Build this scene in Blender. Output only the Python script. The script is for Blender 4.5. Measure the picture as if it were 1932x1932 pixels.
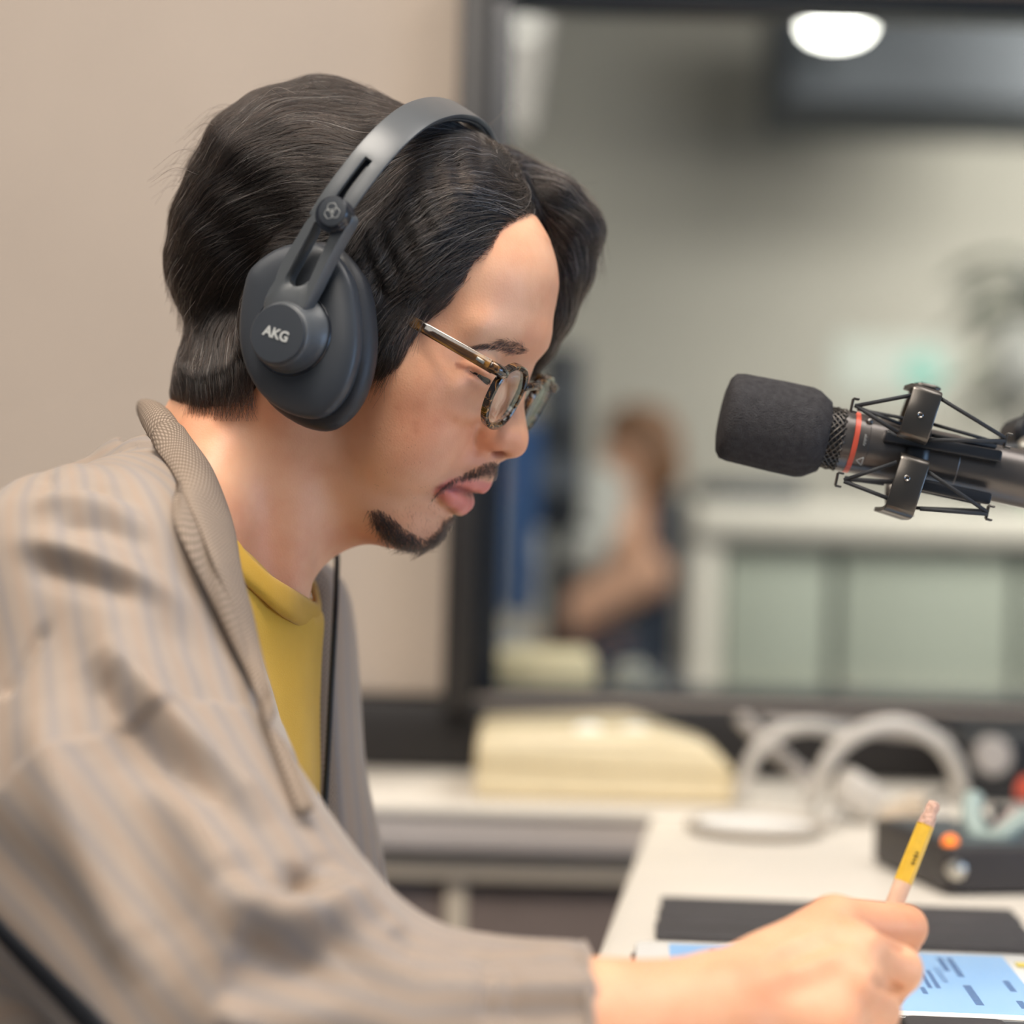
import bpy, bmesh, math, random
import numpy as np
from mathutils import Vector, Matrix
from mathutils.bvhtree import BVHTree

random.seed(7)
rng = np.random.default_rng(7)
scene = bpy.context.scene
COL = scene.collection
for o in list(bpy.data.objects):
    bpy.data.objects.remove(o)

# ------------------------------------------------------------------ camera
FPX = 4025.0                    # focal length in pixels of the 1932 px frame
CAM = np.array([0.0, 0.0, 0.935])
ROLL = math.radians(1.5)
CR = np.array([math.cos(ROLL), 0, math.sin(ROLL)])
CU = np.array([-math.sin(ROLL), 0, math.cos(ROLL)])
CF = np.array([0.0, 1.0, 0.0])
cd = bpy.data.cameras.new('camera')
cam = bpy.data.objects.new('camera', cd)
COL.objects.link(cam)
cd.sensor_width = 36.0
cd.lens = 36.0 * FPX / 1932.0
cd.clip_start = 0.05
cd.clip_end = 60
cam.matrix_world = Matrix(((CR[0], CU[0], -CF[0], CAM[0]), (CR[1], CU[1], -CF[1], CAM[1]),
                           (CR[2], CU[2], -CF[2], CAM[2]), (0, 0, 0, 1)))
cd.dof.use_dof = True
cd.dof.focus_distance = 1.045
cd.dof.aperture_fstop = cd.lens / 25.0
scene.camera = cam

# ------------------------------------------------------------------ world, light, exposure
scene.view_settings.view_transform = 'Standard'
scene.view_settings.look = 'None'
scene.view_settings.gamma = 1.0
scene.view_settings.use_curve_mapping = False
scene.view_settings.exposure = 0.22
scene.cycles.use_denoising = True
scene.cycles.max_bounces = 5
scene.cycles.diffuse_bounces = 3
scene.cycles.glossy_bounces = 3
scene.cycles.transparent_max_bounces = 10
scene.cycles.use_adaptive_sampling = True
scene.cycles.adaptive_threshold = 0.06
scene.cycles.adaptive_min_samples = 16
world = bpy.data.worlds.new('world')
scene.world = world
world.use_nodes = True
bg = world.node_tree.nodes['Background']
bg.inputs[0].default_value = (0.72, 0.84, 1.0, 1)
bg.inputs[1].default_value = 0.19


def area_light(name, loc, target, size, power, color, size_y=None):
    l = bpy.data.lights.new(name, 'AREA')
    l.energy = power
    l.color = color
    l.size = size
    if size_y:
        l.shape = 'RECTANGLE'
        l.size_y = size_y
    o = bpy.data.objects.new(name, l)
    COL.objects.link(o)
    o.location = loc
    d = Vector(target) - Vector(loc)
    o.rotation_euler = d.to_track_quat('-Z', 'Y').to_euler()
    return o


area_light('studio_area_light', (-0.45, -0.55, 2.30), (-0.12, 1.05, 1.0), 1.1, 20, (1.0, 0.92, 0.82))  # front fill added to brighten the face
area_light('studio_area_light', (-0.10, 0.45, 2.40), (-0.15, 0.95, 0.9), 0.6, 28, (1.0, 0.92, 0.82))
area_light('studio_area_light', (0.9, 1.0, 2.35), (0.6, 1.1, 0.7), 0.7, 11, (1.0, 0.95, 0.89))
area_light('studio_area_light', (-1.3, 1.1, 2.35), (-0.9, 1.6, 0.9), 0.7, 8, (1.0, 0.93, 0.85))
area_light('control_room_light', (1.5, 3.1, 2.75), (1.5, 4.6, 0.5), 1.2, 95, (1.0, 0.97, 0.92), 0.8)
area_light('control_room_light', (2.35, 6.3, 2.35), (1.0, 8.2, 1.9), 0.6, 44, (1.0, 0.97, 0.90), 0.6)  # unseen lamp added for the gradient on the far wall
area_light('cool_side_fill', (2.3, 0.55, 0.75), (0.1, 1.1, 0.95), 1.3, 18, (0.38, 0.62, 1.0), 0.9)  # cool fill added from the right, no window stands there

# ------------------------------------------------------------------ helpers


def ray(u, v):
    return CF + (u - 966) / FPX * CR - (v - 966) / FPX * CU


def P(u, v, d):
    """point of the room seen at pixel (u, v) of the photo at depth d"""
    return CAM + ray(u, v) * d


def proj(p):
    q = np.asarray(p) - CAM
    d = q @ CF
    return 966 + (q @ CR) / d * FPX, 966 - (q @ CU) / d * FPX


def Z(z, u, v):
    """point on the horizontal plane z seen at pixel (u, v)"""
    r = ray(u, v)
    return CAM + r * ((z - CAM[2]) / r[2])


def new_obj(name, me, mat=None, parent=None):
    o = bpy.data.objects.new(name, me)
    COL.objects.link(o)
    if mat is not None:
        me.materials.append(mat)
    if parent is not None:
        o.parent = parent
        o.matrix_parent_inverse = Matrix.Identity(4) if parent.type == 'EMPTY' and parent.matrix_world == Matrix.Identity(4) else parent.matrix_world.inverted()
    return o


def mesh_from(verts, faces, name='m', smooth=True):
    me = bpy.data.meshes.new(name)
    verts = np.asarray(verts, dtype=np.float32)
    if isinstance(faces, np.ndarray):
        nf, k = faces.shape
        me.vertices.add(len(verts))
        me.vertices.foreach_set('co', verts.ravel())
        me.loops.add(nf * k)
        me.loops.foreach_set('vertex_index', faces.astype(np.int32).ravel())
        me.polygons.add(nf)
        me.polygons.foreach_set('loop_start', np.arange(0, nf * k, k, dtype=np.int32))
        me.polygons.foreach_set('loop_total', np.full(nf, k, dtype=np.int32))
        me.update(calc_edges=True)
    else:
        me.from_pydata([tuple(map(float, v)) for v in verts], [], faces)
        me.update()
    if smooth:
        me.polygons.foreach_set('use_smooth', [True] * len(me.polygons))
    return me


def empty(name, loc=(0, 0, 0)):
    o = bpy.data.objects.new(name, None)
    COL.objects.link(o)
    o.location = loc
    o.empty_display_size = 0.05
    bpy.context.view_layer.update()
    return o


def tag(o, label=None, cat=None, group=None, kind=None):
    if label:
        o['label'] = label
    if cat:
        o['category'] = cat
    if group:
        o['group'] = group
    if kind:
        o['kind'] = kind
    return o


def box_bm(bm, c, s, rot=None, bevel=0.0, seg=2):
    """box of full size s at c"""
    r = bmesh.ops.create_cube(bm, size=1.0)
    vs = r['verts']
    bmesh.ops.scale(bm, vec=Vector(s), verts=vs)
    if bevel > 0:
        es = list({e for v in vs for e in v.link_edges})
        rb = bmesh.ops.bevel(bm, geom=es, offset=bevel, segments=seg, affect='EDGES', profile=0.5)
        vs = list({v for v in rb['verts']} | {v for v in vs if v.is_valid})
    M = Matrix.Translation(Vector(c)) @ (rot.to_4x4() if rot is not None else Matrix.Identity(4))
    bmesh.ops.transform(bm, matrix=M, verts=vs)


def finish(bm, name, mat, parent=None, smooth=True, angle=35):
    me = bpy.data.meshes.new(name)
    bmesh.ops.recalc_face_normals(bm, faces=bm.faces)
    bm.to_mesh(me)
    bm.free()
    if smooth:
        me.polygons.foreach_set('use_smooth', [True] * len(me.polygons))
        me.set_sharp_from_angle(angle=math.radians(angle))
    return new_obj(name, me, mat, parent)


def box(name, c, s, mat, parent=None, rot=None, bevel=0.0, seg=2):
    bm = bmesh.new()
    box_bm(bm, c, s, rot, bevel, seg)
    return finish(bm, name, mat, parent)


def catmull(pts, n):
    """resample a polyline smoothly to n points"""
    p = np.asarray(pts, float)
    if len(p) < 3:
        t = np.linspace(0, 1, n)[:, None]
        return p[0] * (1 - t) + p[-1] * t
    q = np.vstack([2 * p[0] - p[1], p, 2 * p[-1] - p[-2]])
    seg = np.linspace(0, len(p) - 1 - 1e-9, n)
    i = seg.astype(int)
    t = (seg - i)[:, None]
    p0, p1, p2, p3 = q[i], q[i + 1], q[i + 2], q[i + 3]
    return 0.5 * (2 * p1 + (p2 - p0) * t + (2 * p0 - 5 * p1 + 4 * p2 - p3) * t * t + (3 * p1 - p0 - 3 * p2 + p3) * t ** 3)


def tube_arrays(pts, rad, sides=10, closed=False, caps=True):
    pts = np.asarray(pts, float)
    n = len(pts)
    rad = np.full(n, rad) if np.isscalar(rad) else np.asarray(rad)
    if closed:
        tan = np.roll(pts, -1, 0) - np.roll(pts, 1, 0)
    else:
        tan = np.gradient(pts, axis=0)
    tan /= np.linalg.norm(tan, axis=1)[:, None] + 1e-12
    a = np.array([0, 0, 1.0]) if abs(tan[0][2]) < 0.9 else np.array([1.0, 0, 0])
    nrm = np.zeros_like(pts)
    v = np.cross(tan[0], a)
    for i in range(n):
        v = v - tan[i] * (v @ tan[i])
        v /= np.linalg.norm(v) + 1e-12
        nrm[i] = v
    bn = np.cross(tan, nrm)
    ang = np.linspace(0, 2 * np.pi, sides, endpoint=False)
    ring = nrm[:, None, :] * np.cos(ang)[None, :, None] + bn[:, None, :] * np.sin(ang)[None, :, None]
    V = (pts[:, None, :] + ring * rad[:, None, None]).reshape(-1, 3)
    F = []
    for i in range(n if closed else n - 1):
        j = (i + 1) % n
        for k in range(sides):
            l = (k + 1) % sides
            F.append((i * sides + k, i * sides + l, j * sides + l, j * sides + k))
    if caps and not closed:
        F.append(tuple(range(sides - 1, -1, -1)))
        F.append(tuple((n - 1) * sides + k for k in range(sides)))
    return V, F


def tube(name, pts, rad, mat, parent=None, sides=10, closed=False):
    V, F = tube_arrays(pts, rad, sides, closed)
    return new_obj(name, mesh_from(V, F, name), mat, parent)


def lathe(name, prof, c, ax, mat, parent=None, n=40, angle=35):
    """revolve profile [(along axis, radius)] round axis ax through c"""
    ax = np.asarray(ax, float) / np.linalg.norm(ax)
    a = np.cross(ax, [0, 0, 1.0])
    if np.linalg.norm(a) < 1e-3:
        a = np.array([1.0, 0, 0])
    a /= np.linalg.norm(a)
    b = np.cross(ax, a)
    V, F = [], []
    for (h, r) in prof:
        for k in range(n):
            t = 2 * math.pi * k / n
            V.append(np.asarray(c) + ax * h + (a * math.cos(t) + b * math.sin(t)) * max(r, 1e-5))
    for i in range(len(prof) - 1):
        for k in range(n):
            l = (k + 1) % n
            F.append((i * n + k, i * n + l, (i + 1) * n + l, (i + 1) * n + k))
    F.append(tuple(range(n - 1, -1, -1)))
    F.append(tuple((len(prof) - 1) * n + k for k in range(n)))
    me = mesh_from(V, F, name)
    me.set_sharp_from_angle(angle=math.radians(angle))
    return new_obj(name, me, mat, parent)


def prism(name, outline, axx, axy, axn, c, depth, mat, parent=None, bevel=0.0, seg=3):
    """extrude a 2d outline (in axx, axy) by depth along axn, base at c"""
    bm = bmesh.new()
    c = np.asarray(c)
    lo = [bm.verts.new(c + np.asarray(axx) * x + np.asarray(axy) * y) for x, y in outline]
    f = bm.faces.new(lo)
    r = bmesh.ops.extrude_face_region(bm, geom=[f])
    top = [g for g in r['geom'] if isinstance(g, bmesh.types.BMVert)]
    bmesh.ops.translate(bm, vec=Vector(np.asarray(axn) * depth), verts=top)
    bmesh.ops.recalc_face_normals(bm, faces=bm.faces)
    if bevel > 0:
        ts = set(top)
        es = [e for e in bm.edges if e.verts[0] in ts and e.verts[1] in ts]
        bmesh.ops.bevel(bm, geom=es, offset=bevel, segments=seg, affect='EDGES', profile=0.5)
    return finish(bm, name, mat, parent)


def strip(name, ea, eb, mat, parent=None, n=40, m=8, thick=0.003, bulge=0.0, away=None):
    """cloth strip between two edge polylines with real thickness"""
    A, B = catmull(ea, n), catmull(eb, n)
    t = np.linspace(0, 1, m)
    G = A[:, None, :] * (1 - t)[None, :, None] + B[:, None, :] * t[None, :, None]
    du = np.gradient(G, axis=0)
    dv = np.gradient(G, axis=1)
    N = np.cross(du, dv)
    N /= np.linalg.norm(N, axis=2)[:, :, None] + 1e-12
    if away is not None:
        s = np.sign(((G - np.asarray(away)) * N).sum(2).mean())
        N = N * (s if s != 0 else 1)
    G = G + N * (bulge * np.sin(np.pi * t))[None, :, None]
    edge = np.sqrt(np.clip(1 - (2 * t - 1) ** 6, 0, 1))
    top = G + N * (thick * 0.5 * np.maximum(edge, .25))[None, :, None]
    bot = G - N * (thick * 0.5 * np.maximum(edge, .25))[None, :, None]
    V = np.concatenate([top.reshape(-1, 3), bot.reshape(-1, 3)])
    K = n * m
    F = []
    for i in range(n - 1):
        for j in range(m - 1):
            a = i * m + j
            F.append((a, a + 1, a + m + 1, a + m))
            F.append((K + a, K + a + m, K + a + m + 1, K + a + 1))
    for i in range(n - 1):
        a = i * m
        F.append((a, a + m, K + a + m, K + a))
        a = i * m + m - 1
        F.append((a, K + a, K + a + m, a + m))
    for j in range(m - 1):
        F.append((j, K + j, K + j + 1, j + 1))
        a = (n - 1) * m + j
        F.append((a, a + 1, K + a + 1, K + a))
    me = mesh_from(V, F, name)
    # coordinates along and across the strip for the weave
    at = me.attributes.new('weave', 'FLOAT_VECTOR', 'POINT')
    L = np.concatenate([[0], np.cumsum(np.linalg.norm(np.diff(A, axis=0), axis=1))])
    W = np.linalg.norm(B - A, axis=1)
    uv = np.zeros((n, m, 3), np.float32)
    uv[:, :, 0] = L[:, None]
    uv[:, :, 1] = t[None, :] * W.mean()
    uv = np.concatenate([uv.reshape(-1, 3)] * 2)
    at.data.foreach_set('vector', uv.ravel())
    bm = bmesh.new()
    bm.from_mesh(me)
    bmesh.ops.recalc_face_normals(bm, faces=bm.faces)
    bm.to_mesh(me)
    bm.free()
    return new_obj(name, me, mat, parent)


# ---- implicit surfaces: list of primitives blended smoothly, meshed by sparse surface nets
class SDF:
    def __init__(self):
        self.ops = []

    def ell(self, c, r, axes=None, k=0.01, sub=False):
        self.ops.append(('e', np.asarray(c, float), np.asarray(r, float), None if axes is None else np.asarray(axes, float), k, sub))

    def cone(self, a, b, ra, rb, k=0.01, sub=False):
        self.ops.append(('c', np.asarray(a, float), np.asarray(b, float), (ra, rb), k, sub))

    def chain(self, pts, rad, k=0.01, sub=False):
        for i in range(len(pts) - 1):
            self.cone(pts[i], pts[i + 1], rad[i], rad[i + 1], k, sub)

    def plane(self, p, n, k=0.005):
        """remove everything on the side n points to"""
        self.ops.append(('p', np.asarray(p, float), np.asarray(n, float) / np.linalg.norm(n), None, k, True))

    def one(self, op, X):
        if op[0] == 'e':
            _, c, r, ax, k, sub = op
            q = X - c
            if ax is not None:
                q = q @ ax.T
            a = q / r
            k0 = np.sqrt((a * a).sum(1))
            b = a / r
            k1 = np.sqrt((b * b).sum(1)) + 1e-9
            return np.where(k0 < 1e-4, -r.min(), k0 * (k0 - 1) / k1)
        if op[0] == 'c':
            _, a, b, (ra, rb), k, sub = op
            ba = b - a
            pa = X - a
            h = np.clip(pa @ ba / (ba @ ba + 1e-12), 0, 1)
            q = pa - h[:, None] * ba
            return np.sqrt((q * q).sum(1)) - (ra + (rb - ra) * h)
        return (X - op[1]) @ op[2]

    def blend(self, X, ops):
        d = None
        for op in ops:
            e = self.one(op, X)
            k, sub = op[4], op[5]
            if d is None and sub:
                continue
            if op[0] == 'p':
                d = -self._smin(-d, -e, k)
            elif sub:
                d = -self._smin(-d, e, k)
            else:
                d = e if d is None else self._smin(d, e, k)
        return d

    def __call__(self, X, block=None):
        """block: size of the groups of points that share a culled list of primitives"""
        if block is None or len(X) < 3000:
            return self.blend(X, self.ops)
        g = np.floor((X - X.min(0)) / block).astype(np.int64)
        k = (g[:, 0] << 40) | (g[:, 1] << 20) | g[:, 2]
        order = np.argsort(k, kind='stable')
        ks = k[order]
        st = np.concatenate([[0], np.nonzero(np.diff(ks))[0] + 1, [len(ks)]])
        Xs = X[order]
        cen = (g[order][st[:-1]] + .5) * block + X.min(0)
        R = block * .87 * 1.35
        E = np.stack([self.one(op, cen) for op in self.ops])
        un = np.array([not op[5] for op in self.ops])
        ks_ = np.array([op[4] for op in self.ops])
        U = E[un].min(0) + R
        keep = np.where(un[:, None], E - R <= U[None] + ks_[:, None], E - R <= ks_[:, None] + R)
        pl = np.array([op[0] == 'p' for op in self.ops])
        keep[pl] = True
        out = np.empty(len(X))
        for i in range(len(cen)):
            a, b = st[i], st[i + 1]
            ops = [self.ops[j] for j in np.nonzero(keep[:, i])[0]]
            out[a:b] = self.blend(Xs[a:b], ops)
        r = np.empty(len(X))
        r[order] = out
        return r

    @staticmethod
    def _smin(a, b, k):
        if k <= 0:
            return np.minimum(a, b)
        h = np.maximum(k - np.abs(a - b), 0) / k
        return np.minimum(a, b) - h * h * h * k / 6.0


def surface_nets(f, lo, hi, h, levels=4, slack=1.25):
    lo = np.asarray(lo, float)
    hi = np.asarray(hi, float)
    S = 1 << levels
    n0 = np.ceil((hi - lo) / (h * S)).astype(int)
    g = np.stack(np.meshgrid(*[np.arange(k) for k in n0], indexing='ij'), -1).reshape(-1, 3)
    for lv in range(levels, -1, -1):
        s = 1 << lv
        c = lo + (g + 0.5) * s * h
        d = f(c, 12 * s * h)
        g = g[np.abs(d) < slack * 0.5 * math.sqrt(3) * s * h + (0.004 if lv > 0 else 0.4 * h)]
        if lv > 0:
            off = np.array([[i, j, k] for i in (0, 1) for j in (0, 1) for k in (0, 1)])
            g = (g[:, None, :] * 2 + off[None]).reshape(-1, 3)
    cells = g
    key = lambda a: (a[..., 0].astype(np.int64) << 42) | (a[..., 1].astype(np.int64) << 21) | a[..., 2].astype(np.int64)
    off = np.array([[i, j, k] for i in (0, 1) for j in (0, 1) for k in (0, 1)])
    cor = cells[:, None, :] + off[None]
    ck = key(cor)
    uk, inv = np.unique(ck.ravel(), return_inverse=True)
    upt = np.stack([uk >> 42, (uk >> 21) & 0x1FFFFF, uk & 0x1FFFFF], -1)
    val = f(lo + upt * h, 14 * h)
    cv = val[inv].reshape(-1, 8)
    neg = cv < 0
    act = neg.any(1) & ~neg.all(1)
    cells, cv, neg = cells[act], cv[act], neg[act]
    E = [(a, b) for a in range(8) for b in range(a + 1, 8) if bin(a ^ b).count('1') == 1]
    acc = np.zeros((len(cells), 3))
    cnt = np.zeros(len(cells))
    for a, b in E:
        x = neg[:, a] != neg[:, b]
        t = np.where(x, cv[:, a] / (cv[:, a] - cv[:, b] + 1e-20), 0)
        p = off[a] + (off[b] - off[a]) * t[:, None]
        acc[x] += p[x]
        cnt[x] += 1
    V = lo + (cells + acc / cnt[:, None]) * h
    kc = key(cells)
    order = np.argsort(kc)
    kcs = kc[order]

    def find(c):
        k = key(c)
        i = np.clip(np.searchsorted(kcs, k), 0, len(kcs) - 1)
        ok = kcs[i] == k
        return order[i], ok

    Q = []
    for ax in range(3):
        e = np.zeros(3, int)
        e[ax] = 1
        b, c = [(1, 2), (2, 0), (0, 1)][ax]
        eb = np.zeros(3, int); eb[b] = 1
        ec = np.zeros(3, int); ec[c] = 1
        i1 = int(e[0] * 4 + e[1] * 2 + e[2])
        x = neg[:, 0] != neg[:, i1]
        cc = cells[x]
        own = np.nonzero(x)[0]
        i2, o2 = find(cc - eb)
        i3, o3 = find(cc - eb - ec)
        i4, o4 = find(cc - ec)
        ok = o2 & o3 & o4
        q = np.stack([own, i2, i3, i4], 1)
        flip = ~neg[x][:, 0]
        q[flip] = q[flip][:, ::-1]
        Q.append(q[ok])
    return V, np.concatenate(Q)


def vnormals(V, F):
    n = np.zeros_like(V)
    a, b, c, d = (V[F[:, i]] for i in range(4))
    fn = np.cross(c - a, d - b)
    for i in range(4):
        for k in range(3):
            n[:, k] += np.bincount(F[:, i], fn[:, k], len(V))
    return n / (np.linalg.norm(n, axis=1)[:, None] + 1e-12)


def smooth_v(V, F, it=1, w=0.5):
    cnt = np.bincount(F.ravel(), minlength=len(V)) * 2.0 + 1e-9
    for _ in range(it):
        s = np.zeros_like(V)
        for i in range(4):
            for j in (1, 3):
                for k in range(3):
                    s[:, k] += np.bincount(F[:, i], V[F[:, (i + j) % 4], k], len(V))
        V = V * (1 - w) + w * s / cnt[:, None]
    return V


def seg_dist(X, pl):
    """distance of points X to polyline pl and the running parameter 0..1"""
    best = np.full(len(X), 1e9)
    par = np.zeros(len(X))
    m = len(pl) - 1
    for i in range(m):
        a, b = pl[i], pl[i + 1]
        ba = b - a
        t = np.clip((X - a) @ ba / (ba @ ba + 1e-12), 0, 1)
        d = np.linalg.norm(X - a - t[:, None] * ba, axis=1)
        u = d < best
        best[u] = d[u]
        par[u] = (i + t[u]) / m
    return best, par


def bvh_of(V, F):
    return BVHTree.FromPolygons([Vector(v) for v in V], [tuple(map(int, q)) for q in F])


def hit(bvh, u, v):
    r = Vector(ray(u, v)).normalized()
    h = bvh.ray_cast(Vector(CAM), r)
    return None if h[0] is None else np.array(h[0])


def add_attr(me, name, arr):
    if arr.ndim == 1:
        a = me.attributes.new(name, 'FLOAT', 'POINT')
        a.data.foreach_set('value', arr.astype(np.float32))
    else:
        a = me.attributes.new(name, 'FLOAT_COLOR', 'POINT')
        if arr.shape[1] == 3:
            arr = np.concatenate([arr, np.ones((len(arr), 1))], 1)
        a.data.foreach_set('color', arr.astype(np.float32).ravel())


def hair_curves(name, strands, rad, mat, parent, tone_arr=None):
    """strands: array (n, k, 3); rad: (n,k) radii"""
    n, k, _ = strands.shape
    hc = bpy.data.hair_curves.new(name)
    hc.add_curves([k] * n)
    hc.attributes['position'].data.foreach_set('vector', strands.astype(np.float32).ravel())
    r = hc.attributes.get('radius') or hc.attributes.new('radius', 'FLOAT', 'POINT')
    r.data.foreach_set('value', rad.astype(np.float32).ravel())
    tone = hc.attributes.new('tone', 'FLOAT', 'CURVE')
    tone.data.foreach_set('value', (rng.random(n) if tone_arr is None else tone_arr).astype(np.float32))
    return new_obj(name, hc, mat, parent)


# ------------------------------------------------------------------ materials
def srgb(r, g, b):
    f = lambda c: (c / 255) / 12.92 if c / 255 <= 0.04045 else ((c / 255 + 0.055) / 1.055) ** 2.4
    return (f(r), f(g), f(b), 1)


class NT:
    def __init__(self, name):
        self.m = bpy.data.materials.new(name)
        self.m.use_nodes = True
        self.t = self.m.node_tree
        self.b = self.t.nodes['Principled BSDF']
        self.out = self.t.nodes['Material Output']

    def n(self, kind, **kw):
        x = self.t.nodes.new(kind)
        for k, v in kw.items():
            setattr(x, k, v)
        return x

    def l(self, a, b):
        self.t.links.new(a, b)

    def set(self, **kw):
        for k, v in kw.items():
            self.b.inputs[k.replace('_', ' ')].default_value = v
        return self

    def noise(self, scale, detail=3, rough=0.5, coord=None):
        x = self.n('ShaderNodeTexNoise')
        x.inputs['Scale'].default_value = scale
        x.inputs['Detail'].default_value = detail
        x.inputs['Roughness'].default_value = rough
        c = coord or self.coord()
        self.l(c, x.inputs['Vector'])
        return x

    def coord(self, kind='Object'):
        if not hasattr(self, '_tc'):
            self._tc = self.n('ShaderNodeTexCoord')
        return self._tc.outputs[kind]

    def ramp(self, fac, stops):
        r = self.n('ShaderNodeValToRGB')
        els = r.color_ramp.elements
        while len(els) < len(stops):
            els.new(0.5)
        for e, (p, c) in zip(els, stops):
            e.position = p
            e.color = c
        self.l(fac, r.inputs[0])
        return r.outputs[0]

    def mix(self, fac, a, b, mode='MIX'):
        x = self.n('ShaderNodeMix', data_type='RGBA', blend_type=mode)
        for s, v in ((x.inputs[0], fac), (x.inputs[6], a), (x.inputs[7], b)):
            if hasattr(v, 'is_output'):
                self.l(v, s)
            else:
                s.default_value = v
        return x.outputs[2]

    def math(self, op, a, b=None):
        x = self.n('ShaderNodeMath', operation=op)
        for s, v in zip(x.inputs, (a, b)):
            if v is None:
                continue
            if hasattr(v, 'is_output'):
                self.l(v, s)
            else:
                s.default_value = v
        return x.outputs[0]

    def attr(self, name, out='Fac'):
        x = self.n('ShaderNodeAttribute')
        x.attribute_name = name
        return x.outputs[out]

    def bump(self, height, strength=0.3, dist=0.001, normal=None):
        x = self.n('ShaderNodeBump')
        x.inputs['Strength'].default_value = strength
        x.inputs['Distance'].default_value = dist
        self.l(height, x.inputs['Height'])
        if normal is not None:
            self.l(normal, x.inputs['Normal'])
        self.l(x.outputs[0], self.b.inputs['Normal'])
        return x.outputs[0]

    def color(self, sock):
        self.l(sock, self.b.inputs['Base Color'])
        return self


def simple(name, col, rough=0.5, metal=0.0, spec=0.5, var=0.08, scale=40, bump=0.0, bscale=400, bdist=0.0004, coat=0.0):
    m = NT(name)
    m.set(Roughness=rough, Metallic=metal)
    m.b.inputs['Specular IOR Level'].default_value = spec
    m.b.inputs['Coat Weight'].default_value = coat
    nz = m.noise(scale, 3)
    dark = tuple(c * (1 - var) for c in col[:3]) + (1,)
    lite = tuple(min(1, c * (1 + var)) for c in col[:3]) + (1,)
    m.color(m.ramp(nz.outputs['Fac'], [(0.3, dark), (0.7, lite)]))
    if bump > 0:
        b = m.noise(bscale, 2)
        m.bump(b.outputs['Fac'], bump, bdist)
    return m.m


def emit(name, col, strength):
    m = NT(name)
    m.set(Base_Color=col)
    m.b.inputs['Emission Color'].default_value = col
    m.b.inputs['Emission Strength'].default_value = strength
    return m.m

import time
T0 = time.time()


def tick(s):
    print('TICK %-14s %.1f' % (s, time.time() - T0))

# ------------------------------------------------------------------ the room
TABLE = .685
WALL_Y = 2.07
KY = 1.11
M_WALL = simple('beige_wall', srgb(174, 160, 147), .75, spec=.2, var=.025, scale=6, bump=.12, bscale=300, bdist=.0004)
M_DARKTRIM = simple('dark_brown_trim', srgb(24, 21, 22), .5, var=.12, scale=20)
M_FRAME = simple('black_blue_frame', srgb(14, 24, 36), .35, var=.08)
M_FRAME2 = simple('brown_black_reveal', srgb(28, 25, 25), .5, var=.08)
M_WHITE = simple('white_laminate', srgb(226, 218, 206), .42, var=.02, scale=14)
M_LAV = simple('grey_apron', srgb(196, 186, 180), .55, var=.02)
M_CREAM = simple('cream_rail', srgb(204, 190, 170), .55, var=.03)
M_TAUPE = simple('taupe_panel', srgb(120, 106, 100), .6, var=.05)
M_FLOOR = simple('grey_carpet', srgb(104, 98, 94), .9, var=.15, scale=90, bump=.4, bscale=600)
M_CEIL = simple('white_ceiling', srgb(214, 208, 198), .8, var=.02)
M_CROOM = simple('grey_green_wall', srgb(188, 184, 174), .85, spec=.15, var=.03, scale=2)
M_DARKCEIL = simple('dark_slate_ceiling', srgb(86, 90, 96), .8, var=.1, scale=3)


def pane_mat():
    m = NT('window_glass')
    t = m.n('ShaderNodeBsdfTransparent')
    t.inputs[0].default_value = (.955, .965, .955, 1)
    g = m.n('ShaderNodeBsdfGlossy')
    g.inputs['Roughness'].default_value = .01
    lw = m.n('ShaderNodeLayerWeight')
    lw.inputs[0].default_value = .5
    fac = m.math('ADD', m.math('MULTIPLY', m.math('POWER', lw.outputs['Facing'], 5.0), .9), .035)
    mx = m.n('ShaderNodeMixShader')
    m.l(fac, mx.inputs[0])
    m.l(t.outputs[0], mx.inputs[1])
    m.l(g.outputs[0], mx.inputs[2])
    m.l(mx.outputs[0], m.out.inputs['Surface'])
    return m.m


M_PANE = pane_mat()


def st(o):
    o['kind'] = 'structure'
    return o


WX0 = P(872, 960, WALL_Y)[0] - .012          # left edge of the window opening
WZ0 = .745
WZ1 = 1.456
WX1 = 1.9
st(box('floor', (0, 4.0, -.02), (5.2, 9.2, .04), M_FLOOR))
st(box('ceiling', (0, .7, 2.52), (5.2, 2.4, .04), M_CEIL))
wl = st(box('wall_back', ((-2.6 + WX0) / 2, WALL_Y + .06, (2.5 + .757) / 2), (2.6 + WX0, .12, 2.5 - .757), M_WALL))
st(box('wall_back_upper', ((WX0 + 2.6) / 2, WALL_Y + .06, (WZ1 + 2.5) / 2), (2.6 - WX0, .12, 2.5 - WZ1), M_WALL))
st(box('wall_back_lower', (0, WALL_Y + .065, .377), (5.2, .11, .754), M_WALL))
st(box('baseboard_back', (0, WALL_Y - .004, TABLE + .033), (5.2, .03, .066), M_DARKTRIM, bevel=.003))
st(box('wall_left', (-2.65, .8, 1.25), (.1, 2.2, 2.5), M_WALL))
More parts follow.
